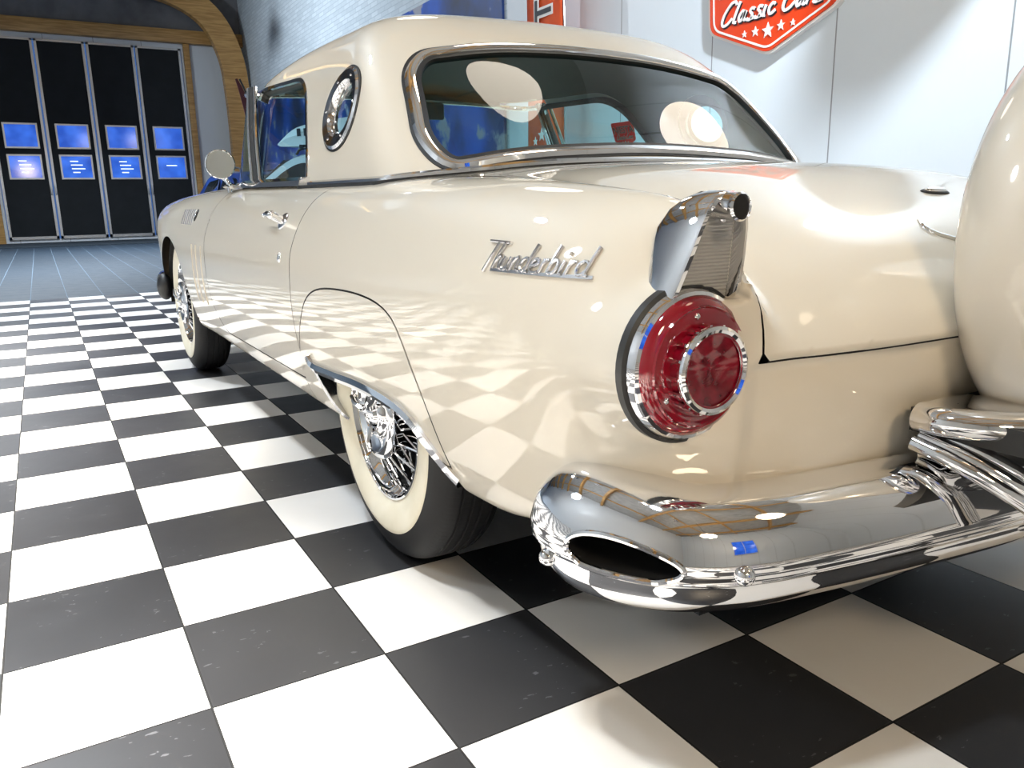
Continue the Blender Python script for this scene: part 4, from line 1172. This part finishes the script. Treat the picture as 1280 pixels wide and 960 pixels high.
# ------------------------------------------------------------------ lamps of the hall, with added fill lights
def globe(x, y, z, r, W, lab, col=(1, .88, .72)):
    t = empty('pendant_lamp', (x, y, z), label=lab, cat='lamp', group='white globe pendants above the floor')
    g = simple('lit_opal_glass', (.9, .9, .88), .3, emis=col, es=W)
    MB().ball((0, 0, 0), r, 40, 24).make('globe', g, t)
    MB().tube([(0, 0, r * .98), (0, 0, HZ - z - .2)], .012, 8).make('cord', SEAL, t)
    MB().lathe([(.05, r * .94), (.06, r * 1.02), (.03, r * 1.12), (0, r * 1.12)], 'z').make('lamp_cap', DULLCHROME, t)
    return t
def flood(x, y, z, size, power, lab, col=(.80, .90, 1.0), spread=130, aim=None):
    t = empty('ceiling_spotlight', (x, y, z), label=lab, cat='lamp', group='disc floodlights under the roof')
    rf = MB().lathe([(0, .22), (.10, .22), (.16, .12), (size / 2 + .03, .03), (size / 2 + .03, -.005), (size / 2, -.005), (size / 2, .012), (0, .012)], 'z', n=36).make('reflector', DULLCHROME, t)
    MB().tube([(0, 0, .22), (0, 0, HZ - z - .2)], .012).make('rod', SEAL, t)
    L = bpy.data.lights.new('spotlight_glow', 'AREA'); L.shape = 'DISK'; L.size = size; L.energy = power; L.color = col; L.spread = math.radians(spread)
    o = bpy.data.objects.new('spotlight_glow', L); COL.objects.link(o); o.parent = t; o.location = (0, 0, -.01)
    if aim: rf.rotation_euler = o.rotation_euler = (Vector((x, y, z)) - Vector(aim)).to_track_quat('Z', 'Y').to_euler()
    return t
flood(-2.2, -1.0, 4.9, .45, 75, 'cool white disc floodlight hung over the floor left of the car')
flood(-2.2, 4.6, 4.9, .45, 170, 'cool white disc floodlight hung past the front of the car')
flood(-2.2, 11.0, 4.9, .45, 600, 'cool white disc floodlight hung near the folding doors')
flood(-.5, 16.0, 5.2, .45, 520, 'cool white disc floodlight added to brighten the far wall')  # unseen lamp, there to brighten the far wall
flood(2.0, -.92, 6.2, .30, 190, 'cool white wall washer added to light the wall around the orange shield', spread=76, aim=(3.9, 3.0, 1.8))  # unseen lamp added to give the panels cool light
flood(-3.2, 14.5, 5.6, .45, 340, 'cool white wall washer added to brighten the mural and brick', spread=120, aim=(3.9, 14.5, 3.6))  # unseen lamp added because the brick came out dark
for y_, l_ in ((-2.6, 'narrow downlight added over the aisle behind the photographer'), (-.5, 'narrow downlight added over the aisle beside the tail light'), (1.6, 'narrow downlight added over the aisle beside the door'), (3.7, 'narrow downlight added over the aisle beside the front wheel')):
    flood(-2.45, y_, 5.0, .30, 115, l_, (1.0, .95, .88), 38)  # unseen row added for a bright floor strip and its bounce
GL = 11
globe(1.13, .93, 4.0, .36, 8, 'white globe lamp above the hardtop')
globe(3.22, .80, 4.0, .36, 10, 'white globe lamp by the orange wall shield')
globe(1.25, 4.4, 4.0, .36, 4, 'white globe lamp above the bonnet')
globe(1.25, -2.9, 4.0, .36, 5, 'white globe lamp behind the spare wheel', (1, .80, .55))
globe(-1.6, -4.0, 2.8, .36, 44, 'white fill globe added behind the photographer', (1, .80, .55))  # unseen fill light added for the rear panel
globe(-4.6, 2.0, 3.6, .36, 44, 'white fill globe added towards the left wall', (.88, .94, 1.0))  # unseen cool fill added for the side of the car

# ------------------------------------------------------------------ things along the right wall
ORANGE = simple('orange_enamel', (.72, .050, .004), .35, coat=.3)
ORANGECLOTH = noisy('orange_banner_cloth', (.60, .07, .012), (.75, .11, .02), 3, .7)
WHITE = simple('white_print', (.85, .83, .80), .5); INK = simple('black_print', (.012, .014, .022), .5)
def text_mesh(txt, size, m, parent, name, extr=.004, shear=0., bold=0.):
    cu = bpy.data.curves.new(name, 'FONT'); cu.body = txt; cu.size = size; cu.extrude = extr; cu.align_x = 'CENTER'; cu.shear = shear; cu.offset = bold
    tmp = bpy.data.objects.new(name, cu); COL.objects.link(tmp)
    bpy.context.view_layer.update()
    me = bpy.data.meshes.new_from_object(tmp.evaluated_get(bpy.context.evaluated_depsgraph_get()))
    bpy.data.objects.remove(tmp); me.materials.clear(); me.materials.append(m)
    o = bpy.data.objects.new(name, me); COL.objects.link(o); o.parent = parent; return o
def star(r, c, h0, h1, rot=0.):
    pts = [(c[0] + (r if k % 2 == 0 else r * .42) * math.sin(k * PI / 5 + rot), c[1] + (r if k % 2 == 0 else r * .42) * math.cos(k * PI / 5 + rot)) for k in range(10)]
    return MB().prism(pts, 'z', h0, h1)
def shield(k):
    """plaque outline in units of its half width"""
    return roundpoly([(-1, .70), (1, .70), (.94, -.35), (0, -.72), (-.94, -.35)], [.10, .10, .12, .10, .12], 5) * k
def ribbon(bm, p, w, h0, h1):
    P = np.c_[p, np.zeros(len(p))]
    return bm.sweep(P + [0, 0, h0], [(-w, 0), (w, 0), (w, h1 - h0), (-w, h1 - h0)], normals=np.tile([0, 0, 1.], (len(p), 1)))
def emblem(root, k, d, fine=True):
    """shield sign facing +z in its own frame: board, line, lettering, stars"""
    MB().prism(shield(k * 1.045), 'z', 0, d * .8).make('sign_edge', WHITE, root, smooth=False)
    MB().prism(shield(k), 'z', d * .8, d).make('sign_face', ORANGE, root, smooth=False)
    sh = resample(shield(k * .93), k * .02, True)
    MB().sweep(np.c_[sh, np.full(len(sh), d)], [(-.012 * k, 0), (.012 * k, 0), (.012 * k, .003), (-.012 * k, .003)], normals=np.tile([0, 0, 1.], (len(sh), 1)), closed=True).make('border_line', WHITE, root, smooth=False)
    o = text_mesh('NIESTA', .50 * k, WHITE, root, 'lettering', .002, 0, .022 * k); o.location = (0, .03 * k, d + .003)
    o = text_mesh('NIESTA', .50 * k, INK, root, 'lettering', .002, 0, .004 * k); o.location = (0, .03 * k, d + .008)
    st, w = strokes('Classic Cars', .30, 1.08)
    f = 1.50 * k / w; b = MB(); s2 = MB()
    for p in st:
        q = resample(p, .10)
        if len(q) < 2: continue
        q = np.c_[(q[:, 0] - w / 2) * f, -.31 * k + q[:, 1] * .235 * k]
        ribbon(b, q, .0165 * k, d, d + .010); ribbon(s2, q + [.012 * k, -.014 * k], .020 * k, d, d + .004)
    s2.make('lettering_shadow', INK, root, smooth=False); b.make('script_lettering', WHITE, root, smooth=False)
    for x, r in ((-.36, .042), (-.19, .060), (0, .092), (.19, .060), (.36, .042)):
        star(r * k, (x * k, -.46 * k - (.02 * k if x == 0 else 0)), d, d + .006).make('star', WHITE, root, smooth=False)
def wall_frame(o, y, z, x=None, off=.0):
    # local x along -y (reading direction seen from the hall), local y up, local z into the hall
    o.matrix_world = Matrix(((0, 0, -1, (XR if x is None else x) - off), (-1, 0, 0, y), (0, 1, 0, z), (0, 0, 0, 1)))
sg = empty('wall_sign', label='orange shield sign with white script lettering and five stars on the white wall', cat='sign')
emblem(sg, .70, .06)
wall_frame(sg, 3.27, 2.455, off=.001)
# mural on the brick
def mural_mat():
    m, nt, b, N, L = mat('mural_print')
    c = N.new('ShaderNodeTexCoord')
    n1 = N.new('ShaderNodeTexNoise'); n1.inputs['Scale'].default_value = .55; n1.inputs['Detail'].default_value = 5
    n2 = N.new('ShaderNodeTexNoise'); n2.inputs['Scale'].default_value = 2.2; n2.inputs['Detail'].default_value = 8
    L.new(c.outputs['Object'], n1.inputs[0]); L.new(c.outputs['Object'], n2.inputs[0])
    r = N.new('ShaderNodeValToRGB'); e = r.color_ramp.elements
    e[0].position = .36; e[0].color = (.012, .016, .03, 1); e[1].position = .56; e[1].color = (.010, .09, .48, 1)
    a = e.new(.47); a.color = (.010, .045, .20, 1); a = e.new(.70); a.color = (.02, .13, .55, 1)
    L.new(n1.outputs['Fac'], r.inputs[0])
    r2 = N.new('ShaderNodeValToRGB'); r2.color_ramp.elements[0].position = .60; r2.color_ramp.elements[0].color = (0, 0, 0, 1); r2.color_ramp.elements[1].position = .66; r2.color_ramp.elements[1].color = (1, 1, 1, 1)
    L.new(n2.outputs['Fac'], r2.inputs[0])
    mx = N.new('ShaderNodeMix'); mx.data_type = 'RGBA'; L.new(r2.outputs[0], mx.inputs['Factor']); L.new(r.outputs[0], mx.inputs[6]); mx.inputs[7].default_value = (.30, .31, .36, 1)
    L.new(mx.outputs[2], b.inputs['Base Color']); b.inputs['Roughness'].default_value = .45
    return m
mu = MB().box((XR - .035, 7.62, .7), (XR - .001, 20.6, 3.68)).make('wall_mural', mural_mat(), smooth=False)
tag(mu, 'long blue and grey printed mural along the far part of the right wall', 'mural')
# orange feather banner
bn = empty('banner_flag', (3.5, 6.05, 0), label='orange feather banner with black lettering and white stars behind the hardtop', cat='banner')
MB().tube(crom([(0, -.36, .05), (0, -.36, 1.6), (0, -.34, 2.8), (0, -.18, 3.45), (0, .10, 3.70), (0, .36, 3.62)], 6), .014, 8).make('pole', DULLCHROME, bn)
MB().lathe([(0, .05), (.05, .05), (.22, .03), (.24, 0), (0, 0)], 'z', (0, -.36, 0), 32).make('base', INK, bn)
cl = []; Fc = []
nz = 40; nx = 10
for i in range(nz + 1):
    z = .45 + 3.2 * i / nz
    yr = -.345 if z < 2.8 else np.interp(z, [2.8, 3.45, 3.66], [-.33, -.17, .05])
    yl = .40
    for k in range(nx + 1):
        t = k / nx; cl.append((.018 * math.sin(5 * t + 1.2 * z), yr + (yl - yr) * t, z))
for i in range(nz):
    for k in range(nx): Fc.append((i * (nx + 1) + k, i * (nx + 1) + k + 1, (i + 1) * (nx + 1) + k + 1, (i + 1) * (nx + 1) + k))
fl = build('cloth', cl, Fc, ORANGECLOTH, bn)
md = fl.modifiers.new('thickness', 'SOLIDIFY'); md.thickness = .004
o = text_mesh('T', .46, WHITE, fl, 'lettering', .002, 0, .03); o2 = text_mesh('T', .46, INK, fl, 'lettering', .002, 0, .002)
for q, dx in ((o, .030), (o2, .036)):
    # reads upward
    q.matrix_local = Matrix(((0, 0, -1, -dx), (0, -1, 0, -.12), (0 + 1, 0, 0, 2.35), (0, 0, 0, 1))) if False else Matrix(((0, 0, -1, -dx), (0, 1, 0, -.15), (1, 0, 0, 2.77), (0, 0, 0, 1)))
for y, z, r in ((.06, 1.52, .075), (-.07, 1.58, .06), (.19, 1.46, .05)):
    s_ = star(r, (0, 0), 0, .004).make('star', WHITE, fl, smooth=False); s_.matrix_local = Matrix(((0, 0, -1, -.028), (-1, 0, 0, y), (0, 1, 0, z), (0, 0, 0, 1)))
rg = MB().tube([(-.03, .0 + .26 * math.cos(t), .95 + .15 * math.sin(t)) for t in np.linspace(0, 2 * PI, 40)], .008, 6, closed=False); rg.make('badge_outline', WHITE, fl)
o = text_mesh('NIESTA', .13, INK, fl, 'lettering', .002); o.matrix_local = Matrix(((0, 0, -1, -.032), (-1, 0, 0, .0), (0, 1, 0, .90), (0, 0, 0, 1)))

STICK, nt_s, b_s, N_s, L_s = mat('sticker_film')
tr_ = N_s.new('ShaderNodeBsdfTranslucent'); tr_.inputs[0].default_value = (.95, .06, .05, 1)
mx_ = N_s.new('ShaderNodeMixShader'); mx_.inputs[0].default_value = .6; b_s.inputs['Base Color'].default_value = (.80, .05, .04, 1)
L_s.new(b_s.outputs[0], mx_.inputs[1]); L_s.new(tr_.outputs[0], mx_.inputs[2]); L_s.new(mx_.outputs[0], N_s['Material Output'].inputs[0])
# small sticker inside the far door's glass (part of the car)
fw_ = [o for o in bpy.data.objects if o.name.startswith('door_window') and len(o.data.vertices) and o.data.vertices[0].co.x > 0][0]
sk = empty('tmp_sticker')
emb_parts = set(bpy.data.objects)
stk = MB().prism(shield(.085), 'z', 0, .001).make('window_sticker', STICK, fw_, smooth=False)
lt = text_mesh('NIESTA', .046, WHITE, stk, 'sticker_lettering', .0004, 0, .0015); lt.location = (0, .008, .0016)
lt2 = text_mesh('NIESTA', .046, INK, stk, 'sticker_lettering', .0004); lt2.location = (0, .008, .0024)
st, w = strokes('Classic Cars', .3); f_ = .12 / w; b = MB()
for p in st:
    q = resample(p, .12)
    if len(q) > 1: ribbon(b, np.c_[(q[:, 0] - w / 2) * f_, -.022 + q[:, 1] * .024], .0022, .0010, .0020)
b.make('sticker_lettering', WHITE, stk, smooth=False)
for x, r in ((-.02, .005), (0, .008), (.02, .005)): star(r, (x, -.036), .001, .002).make('sticker_star', WHITE, stk, smooth=False)
bpy.data.objects.remove(sk)
Hs, ok = ROOF.hit(np.array([[1.2, 1.05, 1.066]]), (-1, 0, 0), 1.0, 300, -.030)
stk.matrix_local = Matrix.Translation(Vector(Hs[0])) @ Matrix.Scale(.84, 4) @ Matrix(((0, 0, -1, 0), (-1, 0, 0, 0), (0, 1, 0, 0), (0, 0, 0, 1))) @ Matrix.Rotation(math.radians(17), 4, 'X')

# ------------------------------------------------------------------ parked cars at the back
def parked_car(name, loc, rz, paint, label, box):
    r = empty(name, loc, rz, label=label, cat='car')
    L_ = 3.9
    def prof(u):  # outline of the side view (x along the car, z up)
        return crom(np.array(u), 5)
    side = crom([(-1.92, .35), (-1.97, .62), (-1.90, .90), (-1.82, 1.10), (-1.55, 1.42), (-1.0, 1.50), (-.1, 1.50), (.35, 1.42), (.95, 1.02), (1.55, .90), (1.88, .72), (1.95, .45), (1.88, .28), (0, .24), (-1.85, .26)], 5, True)
    V = []; F = []; n = len(side)
    ws_ = [(-.80, .93), (-.84, .97), (-.80, 1.0), (.80, 1.0), (.84, .97), (.80, .93)]
    for yw in np.linspace(-1, 1, 13):
        for x, z in side:
            tum = 1 - .22 * sstep(np.array(z), .9, 1.5); e = math.sqrt(max(0, 1 - abs(yw) ** 6))
            V.append((x * (.93 + .07 * e), yw * .84 * tum, .28 + (z - .28) * (.965 + .035 * e)))
    for a in range(12):
        for i in range(n): F.append((a * n + i, a * n + (i + 1) % n, (a + 1) * n + (i + 1) % n, (a + 1) * n + i))
    F.append(tuple(range(n))); F.append(tuple(12 * n + i for i in range(n))[::-1])
    body = build('body_shell', V, F, paint, r, sharp=50)
    dk = simple('dark_car_glass', (.01, .012, .014), .05)
    for s_ in (-1, 1):
        for win in ([(-1.45, .98), (-1.30, 1.32), (-.72, 1.37), (-.62, .98)], [(-.50, .98), (-.56, 1.37), (.12, 1.36), (.30, 1.28), (.70, .98)]):
            p = roundpoly(win, .10)
            def yy(z): return s_ * (.84 * (1 - .22 * float(sstep(np.array(z), .9, 1.5))) + .006)
            m = len(p); Vv = [(x, yy(z), z) for x, z in p] + [(x, yy(z) - s_ * .03, z) for x, z in p]
            build('side_window', Vv, [tuple(range(m)), tuple(range(m, 2 * m))] + [(i, (i + 1) % m, (i + 1) % m + m, i + m) for i in range(m)], dk, r)
        for x in (-1.25, 1.22):
            MB().lathe([(0, -.09), (.20, -.09), (.30, -.08), (.315, -.05), (.315, .05), (.30, .08), (0, .09)], 'y', (x, s_ * .76, .315), 36).make('wheel', RUBBER, r)
        MB().tube(crom([(-1.35, s_ * .60, 1.50), (-1.2, s_ * .60, 1.56), (0, s_ * .60, 1.56), (.2, s_ * .60, 1.48)], 5), .018).make('roof_rail', SEAL, r)
        MB().ball((1.80, s_ * .60, .66), .11, 16, 10, (1, 1.2, .8)).make('head_light', LENS, r)
    MB().prism([(.42, 1.40), (.96, 1.035), (.97, 1.05), (.43, 1.415)], 'y', -.58, .58).make('windscreen', dk, r, smooth=False)
    if box:
        bx = empty('roof_box', (0, 0, 0)); bpy.data.objects.remove(bx)
        P = crom([(-1.35, 1.62), (-1.32, 1.78), (-1.15, 1.92), (-.5, 1.97), (.30, 1.90), (.62, 1.74), (.66, 1.64), (.4, 1.60), (-1.2, 1.59)], 5, True)
        V = []; F = []; n = len(P)
        for k, yw in enumerate(np.linspace(-1, 1, 9)):
            e = math.sqrt(max(0, 1 - abs(yw) ** 4)) * .5 + .5
            for x, z in P: V.append((x * (.9 + .1 * e), yw * .40, 1.60 + (z - 1.60) * e))
        for a in range(8):
            for i in range(n): F.append((a * n + i, a * n + (i + 1) % n, (a + 1) * n + (i + 1) % n, (a + 1) * n + i))
        F.append(tuple(range(n))); F.append(tuple(8 * n + i for i in range(n))[::-1])
        b_ = build('roof_box', V, F, simple('white_roof_box', (.75, .78, .80), .3), r, sharp=50)
        mk = MB()
        for s_ in (-1, 1):
            for x, w in ((-.35, .26), (.05, .05), (.15, .05), (.25, .06)): mk.box((x - .0, s_ * .402 - .002, 1.73), (x + w, s_ * .402 + .002, 1.79 if w > .1 else 1.83))
        mk.make('box_marking', INK, b_, smooth=False)
        for x in (-.9, .1): MB().box((x - .03, -.62, 1.555), (x + .03, .62, 1.60)).make('roof_bar', SEAL, r)
    return r
parked_car('parked_car', (2.25, 9.6, 0), math.radians(128), simple('white_car_paint', (.70, .74, .78), .3, coat=1), 'white hatchback with a white roof box seen through the side windows', True)
parked_car('parked_car', (2.65, 15.2, 0), math.radians(-80), simple('blue_car_paint', (.004, .016, .08), .3, coat=1), 'dark blue car parked in front of the folding doors', False)
# thin dark red feather flag in front of the timber arch
ff = empty('feather_flag', (1.95, 12.6, 0), math.radians(15), label='thin dark red feather flag standing in front of the timber arch', cat='flag')
pa = crom([(0, 0, 0), (0, .0, 1.2), (-.04, 0, 2.0), (-.16, 0, 2.6), (-.26, 0, 2.85)], 6)
MB().tube(pa, .016, 8).make('pole', SEAL, ff)
pf = crom([(0, 0, .7), (-.01, .0, 1.4), (-.06, 0, 2.1), (-.17, 0, 2.6), (-.26, 0, 2.85)], 6)
MB().sweep(pf + [-.06, 0, 0], [(-.075, -.008), (.075, -.008), (.075, .008), (-.075, .008)], normals=np.tile([0, 1., 0], (len(pf), 1)), scale=[1.1 - .9 * (i / len(pf)) ** 2 for i in range(len(pf))]).make('cloth', simple('dark_red_cloth', (.07, .012, .010), .7), ff)
MB().lathe([(0, .04), (.20, .03), (.22, 0), (0, 0)], 'z', n=24).make('base', SEAL, ff)
# blue dusk window behind the photographer (shows in the chrome)
for k, x in enumerate((-.5,)):
    f = tag(MB().box((x - .80, YB, 1.0), (x + .80, YB + .06, 3.2), .01).make('window_%d' % (k + 1), ALU), kind='structure')
    MB().box((x - .74, YB + .061, 1.06), (x - .02, YB + .070, 3.14)).box((x + .02, YB + .061, 1.06), (x + .74, YB + .070, 3.14)).make('window_pane', DUSK, f, smooth=False)
